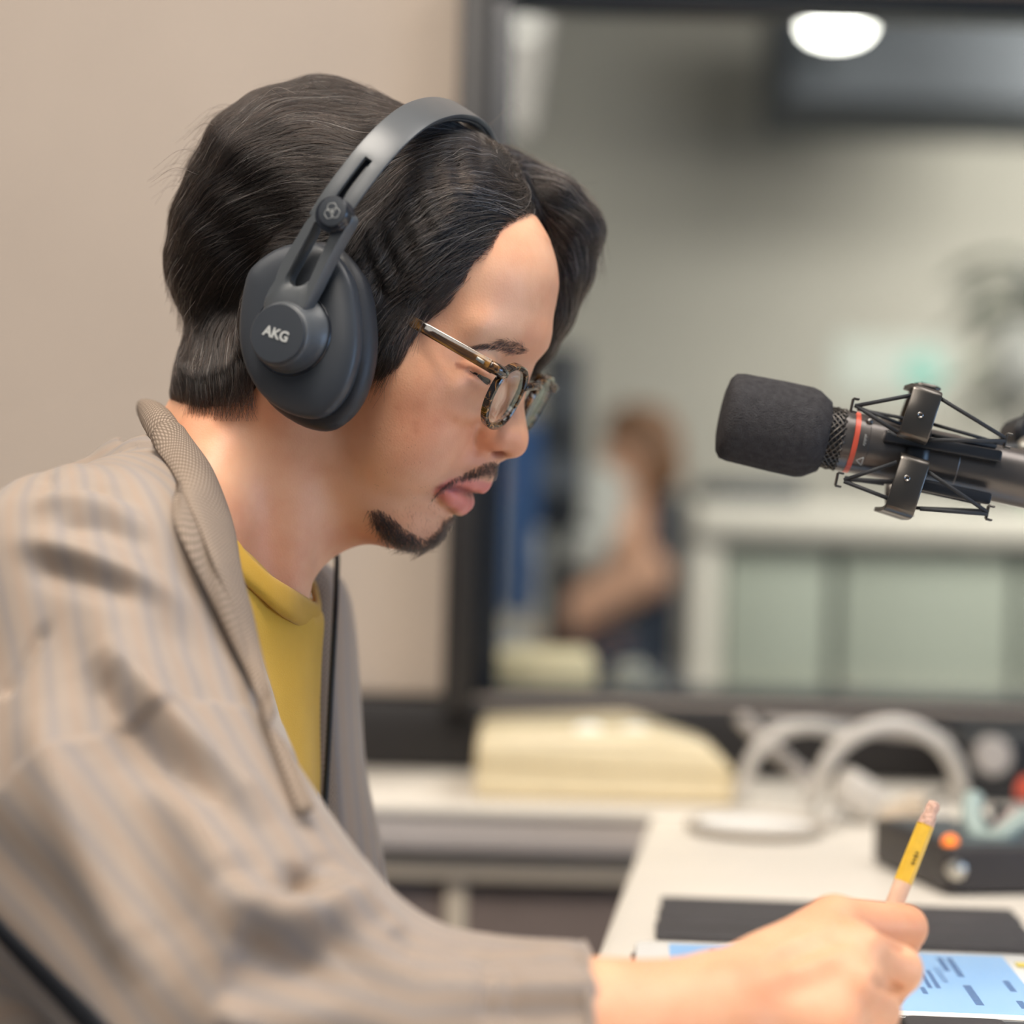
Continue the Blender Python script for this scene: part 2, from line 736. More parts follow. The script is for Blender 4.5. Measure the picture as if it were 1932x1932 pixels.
# window between studio and control room
fw = .024
st(box('trim_1', (WX0 + .013, WALL_Y + .03, (WZ0 + WZ1) / 2), (.028, .16, WZ1 - WZ0), M_FRAME2, bevel=.002))
win = st(box('window_1', (WX0 + .038, WALL_Y + .055, (WZ0 + WZ1) / 2), (.024, .06, WZ1 - WZ0), M_FRAME, bevel=.002))
box('window_frame', ((WX0 + WX1) / 2, WALL_Y + .055, WZ1 - .004), (WX1 - WX0, .06, .03), M_FRAME, win, bevel=.002)
box('window_frame', ((WX0 + WX1) / 2, WALL_Y + .055, WZ0 + .004), (WX1 - WX0, .06, .024), M_FRAME, win, bevel=.002)
box('pane', ((WX0 + .05 + WX1) / 2, WALL_Y + .055, (WZ0 + WZ1) / 2), (WX1 - WX0 - .05, .006, WZ1 - WZ0 - .03), M_PANE, win)
# counter under the wall
CNT = empty('wall_counter', (-.4, 1.73, 0))
tag(CNT, 'white counter with taupe cabinet fronts running under the beige wall', 'counter')
cx0, cx1 = -2.4, 1.9
box('counter_top', ((cx0 + cx1) / 2, (1.80 + WALL_Y - .02) / 2, TABLE - .004), (cx1 - cx0, WALL_Y - .02 - 1.80, .008), M_WHITE, CNT, bevel=.002)
box('apron', ((cx0 + cx1) / 2, 1.815, TABLE - .022), (cx1 - cx0, .022, .030), M_LAV, CNT, bevel=.001)
box('rail', ((cx0 + cx1) / 2, 1.83, TABLE - .054), (cx1 - cx0, .02, .024), M_CREAM, CNT, bevel=.002)
for i in range(8):
    w_ = .52
    x0 = P(860, 1700, 1.83)[0] - 4 * w_ + i * w_
    box('door', (x0 + w_ / 2, 1.843, .32), (w_ - .018, .016, .62), M_TAUPE, CNT, bevel=.002)
    box('stile', (x0, 1.839, .32), (.018, .02, .62), M_CREAM, CNT, bevel=.001)
box('body', ((cx0 + cx1) / 2, 1.92, .31), (cx1 - cx0, .13, .62), M_TAUPE, CNT)
# desk
DSK = empty('desk', (.6, 1.1, 0))
tag(DSK, 'cream-topped writing desk at which the man sits', 'desk')
dl = Z(TABLE, 1120, 1812)
dr = Z(TABLE, 1229, 1531)
dd_ = (dr - dl) / (dr[1] - dl[1])
f0 = dl + dd_ * (.70 - dl[1])
b0 = dl + dd_ * (1.785 - dl[1])
ol = [(f0[0], f0[1]), (1.35, .70), (1.35, 1.785), (b0[0], b0[1])]
M_DESK = simple('cream_desk_laminate', srgb(238, 231, 220), .4, spec=.4, var=.02, scale=10)
prism('desk_top', ol, (1, 0, 0), (0, 1, 0), (0, 0, 1), (0, 0, TABLE - .03), .03, M_DESK, DSK, bevel=.006, seg=3)
for x, y in ((f0[0] + .10, .78), (b0[0] + .06, 1.53), (1.28, .78), (1.28, 1.53)):
    box('leg', (x, y, (TABLE - .03) / 2), (.05, .05, TABLE - .03), M_LAV, DSK, bevel=.004)

# ------------------------------------------------------------------ control room seen through the glass
BY = 8.2
st(box('wall_far', (.6, BY + .05, 1.5), (6.4, .1, 3.4), M_CROOM))
st(box('wall_far_right', (3.2, 5.1, 1.5), (.1, 6.3, 3.4), M_CROOM))
st(box('wall_far_left', (-1.3, 5.1, 1.5), (.1, 6.3, 3.4), M_CROOM))
st(box('ceiling_far', (.8, 5.1, 3.05), (4.4, 6.4, .06), M_DARKCEIL))


def at(u, v, y):
    p = P(u, v, y)
    return p


# dark duct below the ceiling
a_, b_ = at(1480, 215, 6.6), at(2150, -70, 6.6)
o = box('ceiling_duct', ((a_[0] + b_[0]) / 2, 6.9, (a_[2] + b_[2]) / 2 + .04), (b_[0] - a_[0], .7, b_[2] - a_[2]), M_DARKCEIL, bevel=.02)
tag(o, 'dark slate air duct under the control room ceiling', 'duct')
# round lamp
M_LAMP = emit('lit_lamp', (1.0, .98, .90, 1), 14)
M_LAMPBODY = simple('white_lamp_body', srgb(220, 220, 214), .4)


def round_lamp(u, v, y, r, label, mat):
    c = at(u, v, y)
    root = empty('ceiling_lamp', c)
    tag(root, label, 'lamp', 'round lamps of the control room')
    lathe('housing', [(0, r * 1.12), (.05, r * 1.12), (.07, r * .8), (.07, .02)], c + np.array([0, 0, .0]), (0, 0, 1), M_LAMPBODY, root, 32)
    bm = bmesh.new()
    bmesh.ops.create_uvsphere(bm, u_segments=28, v_segments=14, radius=1)
    bmesh.ops.transform(bm, matrix=Matrix.Translation(Vector(c)) @ Matrix.Diagonal((r, r, r * .42, 1)), verts=bm.verts)
    finish(bm, 'diffuser', mat, root)
    tube('stem', [c + [0, 0, .06], [c[0], c[1], 3.02]], .008, M_DARKCEIL, root)


round_lamp(1578, 50, 6.2, .088, 'bright round lamp hanging in the control room, the large lit one', M_LAMP)
round_lamp(984, 52, 7.2, .06, 'small dim round lamp high beside the window frame', emit('dim_lamp', (1, .98, .9, 1), .5))
# white cabinet
M_CABW = simple('white_cabinet_top', srgb(236, 230, 216), .4, var=.02)
M_CABG = simple('grey_green_panel', srgb(158, 164, 150), .6, var=.04, scale=3)
CAB = empty('low_cabinet', (1, 4.3, 0))
tag(CAB, 'long low cabinet with thick white top and grey-green fronts', 'cabinet')
ya = 4.2
xa, xb = at(1312, 960, ya)[0], 2.6
za, zb = at(1400, 948, ya)[2], at(1400, 1012, ya)[2]
box('top', ((xa + xb) / 2, ya + .25, (za + zb) / 2), (xb - xa, .5, za - zb), M_CABW, CAB, bevel=.01)
box('side', (xa + .03, ya + .25, zb / 2), (.05, .46, zb), M_CABW, CAB)
xs = [xa + .055] + [at(u, 1100, ya)[0] for u in (1580, 1930)] + [2.58]
for i in range(3):
    box('door', ((xs[i] + xs[i + 1]) / 2, ya + .05, zb / 2), (xs[i + 1] - xs[i] - .02, .03, zb - .04), M_CABG, CAB, bevel=.004)
box('body', ((xa + xb) / 2, ya + .28, zb / 2), (xb - xa - .1, .4, zb - .02), simple('dark_cabinet_gap', srgb(92, 98, 94), .7), CAB)
kb_a, kb_b = at(1325, 948, 4.3), at(1520, 912, 4.3)
o = box('equipment_case', ((kb_a[0] + kb_b[0]) / 2, 4.42, (za + kb_b[2]) / 2), (kb_b[0] - kb_a[0], .22, kb_b[2] - za - .001), simple('dark_case', srgb(44, 50, 56), .5), bevel=.008)
tag(o, 'flat dark equipment case lying on the low white cabinet', 'case')
# dark tall speaker and blue chair
M_BLK = simple('black_cabinet', srgb(9, 13, 17), .5, var=.1)
SPK = empty('loudspeaker', at(1060, 980, 5.2))
tag(SPK, 'tall black loudspeaker behind the glass beside the blue chair', 'loudspeaker')
a_, b_ = at(1012, 985, 5.2), at(1108, 655, 5.2)
box('enclosure', ((a_[0] + b_[0]) / 2, 5.3, (a_[2] + b_[2]) / 2), (b_[0] - a_[0], .2, b_[2] - a_[2]), M_BLK, SPK, bevel=.01)
for k, rr in ((.28, .042), (.7, .028)):
    lathe('cone', [(0, rr), (.006, rr), (.004, rr * .8), (-.006, rr * .3)], ((a_[0] + b_[0]) / 2, 5.197, a_[2] + (b_[2] - a_[2]) * k), (0, -1, 0), M_DARKCEIL, SPK, 28)
lathe('stand', [(0, .14), (.02, .14), (.03, .03), (a_[2] - .02, .03), (a_[2] - .02, .09), (a_[2], .09)], ((a_[0] + b_[0]) / 2, 5.3, 0), (0, 0, 1), M_BLK, SPK, 24)
M_BLUE = simple('blue_upholstery', srgb(30, 70, 118), .8, var=.1)
M_BLUE2 = simple('pale_blue_upholstery', srgb(112, 134, 168), .8, var=.1)
CHR = empty('office_chair', (at(970, 1000, 5.0)[0], 5.0, 0))
tag(CHR, 'blue upholstered chair at the edge of the window frame', 'chair')
a_, b_ = at(938, 1180, 5.0), at(1012, 820, 5.0)
cxm = (a_[0] + b_[0]) / 2
box('backrest', (cxm + .005, 5.0, (a_[2] + b_[2]) / 2 + .03), (b_[0] - a_[0], .35, b_[2] - a_[2]), M_BLUE, CHR, bevel=.025)
box('seat', (cxm - .2, 5.0, a_[2] - .08), (.45, .42, .07), M_BLUE2, CHR, bevel=.02)
lathe('post', [(0, .2), (.03, .2), (.05, .03), (a_[2] - .1, .03)], (cxm - .15, 5.0, 0), (0, 0, 1), M_BLK, CHR, 20)
# seated colleague
M_SK2 = simple('far_skin', srgb(206, 158, 128), .55)
M_SHIRT2 = simple('pale_grey_shirt', srgb(188, 188, 182), .85)
M_NAVY = simple('navy_trousers', srgb(30, 40, 56), .85)
M_HAIR2 = simple('brown_hair', srgb(120, 84, 54), .6)
PYD = 6.3
COLL = empty('person', (at(1180, 1200, PYD)[0], PYD, 0))
tag(COLL, 'seated colleague in pale grey shirt with brown hair behind the glass', 'person')


def small_sdf(name, prims, mat, parent, h=.012, k=.04):
    s_ = SDF()
    for p in prims:
        s_.cone(p[0], p[1], p[2], p[3], k=k)
    pts = np.array([q for p in prims for q in (p[0], p[1])])
    m_ = max(max(p[2], p[3]) for p in prims) + .03
    V_, F_ = surface_nets(s_, pts.min(0) - m_, pts.max(0) + m_, h, levels=2)
    return new_obj(name, mesh_from(V_, F_, name), mat, parent)


q = lambda u, v, dy=0: at(u, v, PYD + dy)
small_sdf('body', [(q(1195, 862), q(1185, 885), .095, .085), (q(1185, 880), q(1170, 950), .05, .05), (q(1170, 950), q(1170, 1010), .09, .09),
                   (q(1215, 1085, -.2), q(1075, 1160, -.25), .075, .055), (q(1075, 1160, -.25), q(1045, 1172, -.27), .045, .035), (q(1170, 1010), q(1215, 1085, -.2), .06, .06)], M_SK2, COLL)
small_sdf('hair', [(q(1218, 838), q(1235, 880), .105, .09), (q(1190, 812), q(1220, 820), .08, .09)], M_HAIR2, COLL)
small_sdf('shirt', [(q(1150, 930), q(1130, 1000), .10, .11), (q(1130, 1000), q(1080, 1060), .10, .10), (q(1120, 920, -.15), q(1100, 1030, -.2), .07, .07), (q(1100, 1030, -.2), q(1010, 1055, -.25), .07, .05)], M_SHIRT2, COLL)
small_sdf('trousers', [(q(1160, 1230), q(1080, 1260, -.2), .12, .10), (q(1080, 1260, -.2), q(1060, 1480, -.2), .10, .07), (q(1160, 1230, .15), q(1090, 1260, .1), .12, .1), (q(1090, 1260, .1), q(1080, 1480, .1), .1, .07)], M_NAVY, COLL)
CH2 = empty('office_chair', (q(1240, 1100)[0], PYD, 0))
tag(CH2, 'dark navy swivel chair under the seated colleague', 'chair')
small_sdf('backrest', [(q(1250, 1000, .1), q(1262, 1180, .1), .11, .12), (q(1240, 960, .1), q(1250, 1000, .1), .06, .1)], M_NAVY, CH2)
small_sdf('seat', [(q(1240, 1300), q(1130, 1310), .09, .09)], M_NAVY, CH2)
lathe('post', [(0, .28), (.04, .28), (.06, .04), (q(0, 1300)[2], .04)], (q(1200, 1200)[0], PYD, 0), (0, 0, 1), M_BLK, CH2, 20)
# desk of the control room just behind the glass
M_DKDESK = simple('dark_console_desk', srgb(52, 60, 66), .5)
CD = empty('console_desk', (.5, 2.4, 0))
tag(CD, 'dark console desk behind the glass', 'desk')
box('top', (.75, 2.60, .69), (2.2, .6, .03), M_DKDESK, CD, bevel=.004)
for x in (-.25, 1.75):
    for y in (2.36, 2.85):
        box('leg', (x, y, .3375), (.05, .05, .675), M_DKDESK, CD)
M_CREAMP = simple('cream_paper', srgb(220, 208, 172), .7)


def rbox(name, u0, v0, u1, v1, y, dy, mat, label, cat, group=None, bev=.006, base=None):
    a, b = at(u0, v1, y), at(u1, v0, y)
    z0 = base if base is not None else a[2]
    o = box(name, ((a[0] + b[0]) / 2, y + dy / 2, (z0 + b[2]) / 2), (b[0] - a[0], dy, b[2] - z0), mat, bevel=bev)
    return tag(o, label, cat, group)


rbox('document_box', 935, 1245, 1125, 1330, 2.40, .2, M_CREAMP, 'cream document box on the console desk behind the glass', 'box', base=.706)
M_GREYP = simple('grey_plastic_far', srgb(150, 152, 146), .5)
# desk phone of the control room: a low wedge
a_, b_ = at(1140, 1330, 2.5), at(1290, 1255, 2.5)
prism('grey_console', [(a_[0], .706), (b_[0], .706), (b_[0] - .01, .725), ((a_[0] + b_[0]) / 2, b_[2]), (a_[0] + .02, b_[2] - .005)], (1, 0, 0), (0, 0, 1), (0, 1, 0), (0, 2.45, 0), .14, M_GREYP, None, bevel=.005)
tag(bpy.data.objects['grey_console'], 'small grey wedge-shaped console beside the cream box behind the glass', 'console')
# notice on the far wall
a_, b_ = at(1572, 742, BY - .02), at(1800, 640, BY - .02)
NOT = empty('notice', ((a_[0] + b_[0]) / 2, BY - .005, a_[2]))
tag(NOT, 'white notice with a teal dot pinned to the far wall', 'notice')
box('sheet', ((a_[0] + b_[0]) / 2, BY - .006, (a_[2] + b_[2]) / 2), (b_[0] - a_[0], .008, b_[2] - a_[2]), simple('white_notice_paper', srgb(204, 210, 202), .7, var=.02), NOT)
c_ = at(1740, 702, BY - .014)
lathe('dot', [(0, .075), (.003, .075)], (c_[0], BY - .010, c_[2]), (0, -1, 0), simple('teal_print', srgb(140, 200, 186), .6, var=.02), NOT, 28)
# plant at the right
M_LEAF = simple('plant_leaf', srgb(52, 104, 62), .5, var=.25, scale=12)
M_POT = simple('dark_pot', srgb(60, 64, 66), .6)
PL = empty('potted_plant', (at(1925, 900, 6.6)[0], 6.6, 0))
tag(PL, 'tall green potted plant at the far right behind the glass', 'plant')
pb_ = at(1918, 900, 6.6)
lathe('pot', [(0, .15), (.02, .16), (.4, .2), (.42, .21), (.42, .17), (.38, .16)], (pb_[0], 6.6, 0), (0, 0, 1), M_POT, PL, 28)
r2 = random.Random(3)
tube('stem', [(pb_[0], 6.6, .38), (pb_[0] - .02, 6.6, 1.2), (pb_[0] + .02, 6.6, 1.75)], .018, M_POT, PL)
for i in range(44):
    z0 = r2.uniform(.75, 1.8)
    a = r2.uniform(0, 6.28)
    L = r2.uniform(.18, .30)
    d = np.array([math.cos(a), math.sin(a), r2.uniform(-.2, .6)])
    d /= np.linalg.norm(d)
    s_ = np.cross(d, [0, 0, 1]); s_ /= np.linalg.norm(s_)
    n_ = np.cross(s_, d)
    c0 = np.array([pb_[0], 6.6, z0])
    V_, F_ = [], []
    for j, (t_, w_) in enumerate(((0, .008), (.15, .012), (.35, .05), (.6, .065), (.85, .04), (1.0, .002))):
        c_ = c0 + d * L * t_ - np.array([0, 0, 1]) * .10 * t_ * t_
        V_ += [c_ - s_ * w_ + n_ * .008, c_ - n_ * .004, c_ + s_ * w_ + n_ * .008]
        if j:
            o_ = (j - 1) * 3
            F_ += [(o_, o_ + 1, o_ + 4, o_ + 3), (o_ + 1, o_ + 2, o_ + 5, o_ + 4)]
    new_obj('leaf', mesh_from(V_, F_, 'leaf'), M_LEAF, PL)
# pale globe shade on a dark stand
GLB = empty('floor_lamp', (at(1925, 690, 5.6)[0], 5.6, 0))
tag(GLB, 'floor lamp with pale oval shade in front of the green plant', 'lamp')
c_ = at(1926, 680, 5.6)
bm = bmesh.new()
bmesh.ops.create_uvsphere(bm, u_segments=28, v_segments=18, radius=1)
bmesh.ops.transform(bm, matrix=Matrix.Translation(Vector(c_)) @ Matrix.Diagonal((.07, .07, .10, 1)), verts=bm.verts)
finish(bm, 'shade', M_SHIRT2, GLB)
lathe('stand', [(0, .13), (.015, .13), (.025, .015), (c_[2] - .08, .012)], (c_[0], 5.6, 0), (0, 0, 1), M_BLK, GLB, 20)
tick('room')

# ------------------------------------------------------------------ head frame (mm: forward, his right, up)
YAW, PITCH = math.radians(12.5), math.radians(32)
HF = np.array([math.cos(YAW) * math.cos(PITCH), -math.sin(YAW) * math.cos(PITCH), -math.sin(PITCH)])
HR = np.array([-math.sin(YAW), -math.cos(YAW), 0.0])
HU = np.cross(HR, HF)
HO = P(700, 560, 1.11)
HAX = np.stack([HF, HR, HU])


def HW(f, r, u):
    return HO + (HF * f + HR * r + HU * u) * 0.001


def HP(u, v, r):
    """head coordinates of pixel (u,v) on the plane r (mm to his right)"""
    d = ray(u, v)
    t = ((HO + HR * r * 0.001 - CAM) @ HR) / (d @ HR)
    p = (CAM + d * t - HO) * 1000
    return np.array([p @ HF, p @ HR, p @ HU])


def to_head(V):
    q = (V - HO) * 1000
    return np.stack([q @ HF, q @ HR, q @ HU], 1)


def from_head(Hc):
    return HO + (Hc[:, :1] * HF + Hc[:, 1:2] * HR + Hc[:, 2:] * HU) * 0.001


# ------------------------------------------------------------------ skin material
def skin_material():
    m = NT('skin')
    tint = m.attr('tint', 'Color')
    n1 = m.noise(26, 4)
    n2 = m.noise(95, 3)
    c = m.mix(m.ramp(n1.outputs['Fac'], [(0.38, (0, 0, 0, 1)), (0.66, (1, 1, 1, 1))]), srgb(226, 174, 139), srgb(211, 149, 114))
    c2 = m.mix(m.math('MULTIPLY', n2.outputs['Fac'], 0.28), c, srgb(228, 174, 144))
    m.color(m.mix(1.0, c2, tint, 'MULTIPLY'))
    m.set(Roughness=0.47)
    m.b.inputs['Specular IOR Level'].default_value = 0.38
    m.b.inputs['Subsurface Weight'].default_value = 0.16
    m.b.inputs['Subsurface Radius'].default_value = (1.0, 0.35, 0.2)
    m.b.inputs['Subsurface Scale'].default_value = 0.004
    vo = m.n('ShaderNodeTexVoronoi')
    vo.inputs['Scale'].default_value = 900
    m.l(m.coord(), vo.inputs['Vector'])
    b = m.noise(420, 3)
    m.bump(m.math('ADD', vo.outputs['Distance'], b.outputs['Fac']), 0.14, 0.0004)
    return m.m


M_SKIN = skin_material()

# ------------------------------------------------------------------ the man: one continuous body
PERSON = empty('person')
tag(PERSON, 'man in taupe striped overshirt and yellow t-shirt, looking down and writing on a tablet', 'person')

S = SDF()


def hell(c, r, k=0.01, sub=False, tilt=None):
    ax = HAX
    S.ell(HW(*c), np.array(r) * 0.001, ax, k, sub)


def hcone(a, b, ra, rb, k=0.01, sub=False):
    S.cone(HW(*a), HW(*b), ra * 0.001, rb * 0.001, k, sub)


# skull and face masses
hell((-6, 0, 26), (88, 73, 66))
hell((38, 0, 38), (46, 58, 42), k=.02)
hell((40, 0, -18), (48, 62, 52), k=.03)
hell((68, 0, -50), (31, 35, 32), k=.02)
hell((79, 0, -84), (18, 19, 16), k=.022)
for s in (1, -1):
    hell((52, s * 44, -16), (21, 21, 20), k=.02)                  # cheekbone
    hell((62, s * 34, -44), (24, 22, 30), k=.03)                  # cheek
    hcone((2, s * 56, -58), (76, s * 14, -86), 13, 12, k=.02)     # jaw
    hcone((0, s * 62, -15), (2, s * 56, -58), 12, 13, k=.02)
    hcone((80, s * 7, 27), (66, s * 44, 20), 10, 7.5, k=.02)       # brow ridge
    hell((96, s * 32, 6), (15, 15, 9), k=.014, sub=True)         # eye socket
    hell((73, s * 32, 1), (13.5, 15, 13), k=.006)                 # closed-down upper lid over the eye
    hcone((77, s * 17, -7), (72, s * 44, -10), 8, 7, k=.01)       # below the eye
# nose
hcone((84, 0, 18), (92, 0, -2), 8.0, 8.0, k=.014)
hcone((92, 0, -2), (101, 0, -19), 8.0, 11.0, k=.008)
hell((102, 0, -20), (11.5, 11, 9.5), k=.006)
for s in (1, -1):
    hcone((84, s * 9, 2), (94, s * 10, -18), 6, 6.5, k=.012)
    hell((95.5, s * 11.0, -23.5), (10, 7.0, 8.0), k=.009)           # wing
    hell((101.5, s * 6.8, -31.5), (7.0, 3.8, 4.6), k=.003, sub=True)   # nostril
hcone((101, 0, -28), (100, 0, -34), 4, 4, k=.004)
hell((90, 0, -40), (15, 17, 11), k=.008)
# lips
UL = [(91, 26, -57.5, 1.6), (93.5, 17, -53, 3.6), (98, 9, -50, 4.8), (101.5, 0, -48.8, 5.6)]
LL = [(91, 23, -58.8, 1.8), (95.2, 15, -61.5, 4.8), (97.8, 7, -62.8, 5.6), (98.5, 0, -63.2, 5.8)]
for lip in (UL, LL):
    full = lip + [(f, -r, u, q) for f, r, u, q in lip[-2::-1]]
    S.chain([HW(f, r, u) for f, r, u, q in full], np.array([q for f, r, u, q in full]) * .001, k=.0035)
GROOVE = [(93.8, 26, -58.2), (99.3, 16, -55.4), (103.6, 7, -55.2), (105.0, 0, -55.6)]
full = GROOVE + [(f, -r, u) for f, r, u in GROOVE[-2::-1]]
S.chain([HW(*p) for p in full], [.0013, .0019, .0021, .0021, .0021, .0019, .0013], k=.0016, sub=True)
# ears (under the cups)
for s in (1, -1):
    hell((-4, s * 74, -8), (17, 6, 30), k=.008)
# neck, shoulders, chest
S.cone(P(690, 905, 1.11), P(548, 955, 1.11), .030, .030, k=.025)
NB = P(392, 1030, 1.11)
S.cone(HW(-16, 0, -40), NB, .047, .055, k=.03)
S.cone(HW(2, 56, -52), P(540, 1118, 1.085), .011, .009, k=.03)
S.cone(HW(-14, 28, -78), P(300, 1120, 1.03), .020, .028, k=.03)
S.cone(HW(-14, -28, -78), P(320, 1120, 1.21), .020, .030, k=.03)
S.ell(P(370, 1240, 1.11), (.042, .085, .09), None, k=.04)
SH = P(175, 1180, .975)
EL = P(490, 1945, .87)
S.cone(P(290, 1125, 1.03), SH, .026, .046, k=.03)
S.cone(SH, EL, .046, .040, k=.03)
W0 = P(1112, 1972, .85)
W1 = P(1335, 1926, .865)
S.cone(EL, W0, .044, .0313, k=.02)
S.cone(W0, W1, .0313, .0265, k=.02)
SHL = P(230, 1150, 1.25)
S.cone(SHL, P(330, 1750, 1.33), .046, .038, k=.03)
# right hand: metacarpals, fingers, thumb
MCP = [P(1574, 1742, .93), P(1606, 1794, .905), P(1600, 1866, .882), P(1572, 1935, .866)]
PIP = [P(1706, 1750, .955), P(1693, 1830, .922), P(1652, 1906, .90), P(1606, 1975, .882)]
DIP = [P(1688, 1806, .982), P(1668, 1868, .955), P(1632, 1935, .925), P(1590, 1996, .90)]
TIP = [P(1655, 1836, .985), P(1630, 1872, .962), P(1596, 1936, .935), P(1560, 1990, .91)]
for i, (rm, rp) in enumerate([(.0125, .0108), (.0128, .0106), (.0120, .0100), (.011, .0090)]):
    base = W1 + (MCP[i] - W1) * .15
    S.cone(base, MCP[i], .018, rm, k=.016)
for i, (rm, rp) in enumerate([(.0120, .0102), (.0124, .0108), (.0116, .0102), (.0105, .0092)]):
    S.cone(MCP[i], PIP[i], rm, rp, k=.0035)
    S.cone(PIP[i], DIP[i], rp, rp * .88, k=.003)
    S.cone(DIP[i], TIP[i], rp * .88, rp * .8, k=.003)
S.ell((W1 + MCP[1] + MCP[2]) / 3 + np.array([0, .010, -.004]), (.032, .022, .020), None, k=.02)
S.cone(P(1400, 1880, .875), P(1530, 1820, .945), .016, .013, k=.015)
S.cone(P(1530, 1820, .945), P(1610, 1795, .975), .0125, .011, k=.006)
S.cone(P(1610, 1795, .975), P(1665, 1812, .995), .011, .009, k=.004)

BH = .0015
BV, BF = surface_nets(S, (-.42, .70, .52), (.30, 1.42, 1.20), BH)
tick("nets")
BV = smooth_v(BV, BF, 1, .5)
bh = to_head(BV)

# nudge the middle of the face to the man's own profile
PROF_PX = [(1000, 427), (1038, 452), (1049, 500), (1050, 536), (1042, 583), (1038, 634), (1033, 655), (1020, 672), (1009, 684), (1003, 705),
           (997, 722), (986, 757), (990, 782), (994.5, 805), (996, 828), (992, 847), (986, 858), (975.6, 865.5), (936, 874), (935, 885),
           (934, 897), (931, 909), (919, 928), (907, 934), (893.8, 944), (890, 957), (883, 967), (874, 973), (842, 983), (834, 1003), (820, 1020), (800, 1034)]
pr = np.array([HP(u, v, 0) for u, v in PROF_PX])[:, [2, 0]]
pr = pr[np.argsort(pr[:, 0])]
us = np.arange(-95, 75, 1.0)
target = np.interp(us, pr[:, 0], pr[:, 1])
mid = (np.abs(bh[:, 1]) < 2.0) & (bh[:, 0] > 20)
cur = np.array([bh[mid & (np.abs(bh[:, 2] - u) < 1.0), 0].max(initial=-999) for u in us])
dl = np.clip(np.where(cur > -900, target - cur, 0), -7, 7)
gap = (us > -59.5) & (us < -51.5)
dl[gap] = np.interp(us[gap], us[~gap], dl[~gap])
ker = np.exp(-0.5 * (np.arange(-4, 5) / 1.6) ** 2)
dl = np.convolve(np.pad(dl, 4, 'edge'), ker / ker.sum(), 'valid')
print('profile correction', np.round(dl[::8], 1))
sig = np.interp(us, [-95, -70, -45, -38, -30, 0, 15, 30, 75], [16, 20, 22, 14, 9, 9, 14, 26, 34])
w = np.exp(-(bh[:, 1] / np.interp(bh[:, 2], us, sig)) ** 2) * np.clip((bh[:, 0] - 35) / 30, 0, 1)
df = np.interp(bh[:, 2], us, dl, left=0, right=0) * w
bh[:, 0] += df
BV = from_head(bh)

# fine sculpting along lines of the face, mirrored to the other side
body_bvh = bvh_of(BV, BF)


def stroke_h(px):
    """pixel polyline on the near side of the face -> head coordinates"""
    out = []
    for u, v in px:
        h = hit(body_bvh, u, v)
        if h is not None:
            out.append(to_head(h[None])[0])
    return np.array(out)


def mirror_strokes(pl):
    m = pl.copy()
    m[:, 1] *= -1
    return [pl, m]


tick("bvh")
SCULPT = [
    # polyline in pixels, width mm, amount mm
    ([(884, 699), (900, 707), (912, 715), (926, 724)], 1.5, -3.2),     # lash line
    ([(872, 684), (890, 690), (906, 699), (922, 709)], 2.2, 0.8),                 # lid roll
    ([(884, 676), (905, 682), (926, 692)], 2.2, -0.8),                            # crease
    ([(906, 812), (898, 826), (897, 842), (904, 860)], 2.0, -1.5),                # wing crease
    ([(888, 830), (872, 862), (850, 890), (828, 916)], 4.5, -0.8),                # nasolabial
    ([(836, 919), (852, 918), (868, 920)], 1.5, -0.5),     # mouth line
    ([(842, 958), (852, 968), (866, 975)], 3.5, -1.0),                            # under the lower lip
]
bn = vnormals(BV, BF)
disp = np.zeros(len(BV))
for px, wd, am in SCULPT:
    pl = stroke_h(px)
    if len(pl) < 2:
        continue
    for q in mirror_strokes(pl):
        near = np.nonzero(np.linalg.norm(bh - q.mean(0), axis=1) < 60)[0]
        d, t = seg_dist(bh[near], q)
        fade = np.clip(np.minimum(t, 1 - t) * 6 + .25, 0, 1)
        disp[near] += am * np.exp(-(d / wd) ** 2) * fade
BV = BV + bn * (disp * 0.001)[:, None]
bh = to_head(BV)

# knuckles, tendons and the creases between the fingers
HAND = [
    ([(1655, 1764), (1690, 1782), (1718, 1792)], .0026, -.0035), ([(1640, 1850), (1676, 1862), (1702, 1870)], .0026, -.003),
    ([(1556, 1716), (1590, 1728)], .007, .0014), ([(1640, 1762), (1674, 1792)], .006, .0024), ([(1628, 1838), (1655, 1862)], .006, .0018),
    ([(1440, 1800), (1510, 1768), (1566, 1742)], .0035, .0010), ([(1440, 1850), (1530, 1815), (1610, 1796)], .0035, .0010),
    ([(1470, 1822), (1540, 1790), (1600, 1762)], .005, -.0014), ([(1470, 1880), (1540, 1855), (1600, 1835)], .005, -.0012),
    ([(1700, 1716), (1722, 1738), (1718, 1766)], .004, .0006),
]
hb_ = bvh_of(BV, BF)
bn = vnormals(BV, BF)
hd_ = np.zeros(len(BV))
sel = np.nonzero(BV[:, 0] > .02)[0]
for px, wd, am in HAND:
    pl = np.array([q for q in (hit(hb_, u, v) for u, v in catmull(px, 8)) if q is not None])
    if len(pl) < 2:
        continue
    d, t = seg_dist(BV[sel], pl)
    hd_[sel] += am * np.exp(-(d / wd) ** 2) * np.clip(np.minimum(t, 1 - t) * 5 + .35, 0, 1)
BV = BV + bn * hd_[:, None]

# colouring of the skin: lips, beard shadow, flush, lids, freckles, and painted-in crease shade
tint = np.ones((len(BV), 3))


def paint(pls, wd, col, amt, soft=1.0, flat=False):
    for pl in pls:
        near = np.nonzero(np.linalg.norm(bh - pl.mean(0), axis=1) < 90)[0]
        fl = np.array([0, 1, 1.0]) if flat else 1.0
        d, t = seg_dist(bh[near] * fl, pl * fl)
        a = amt * np.clip(np.exp(-(d / wd) ** (2 * soft)), 0, 1)
        tint[near] = tint[near] * (1 - a[:, None]) + np.array(col) * a[:, None]


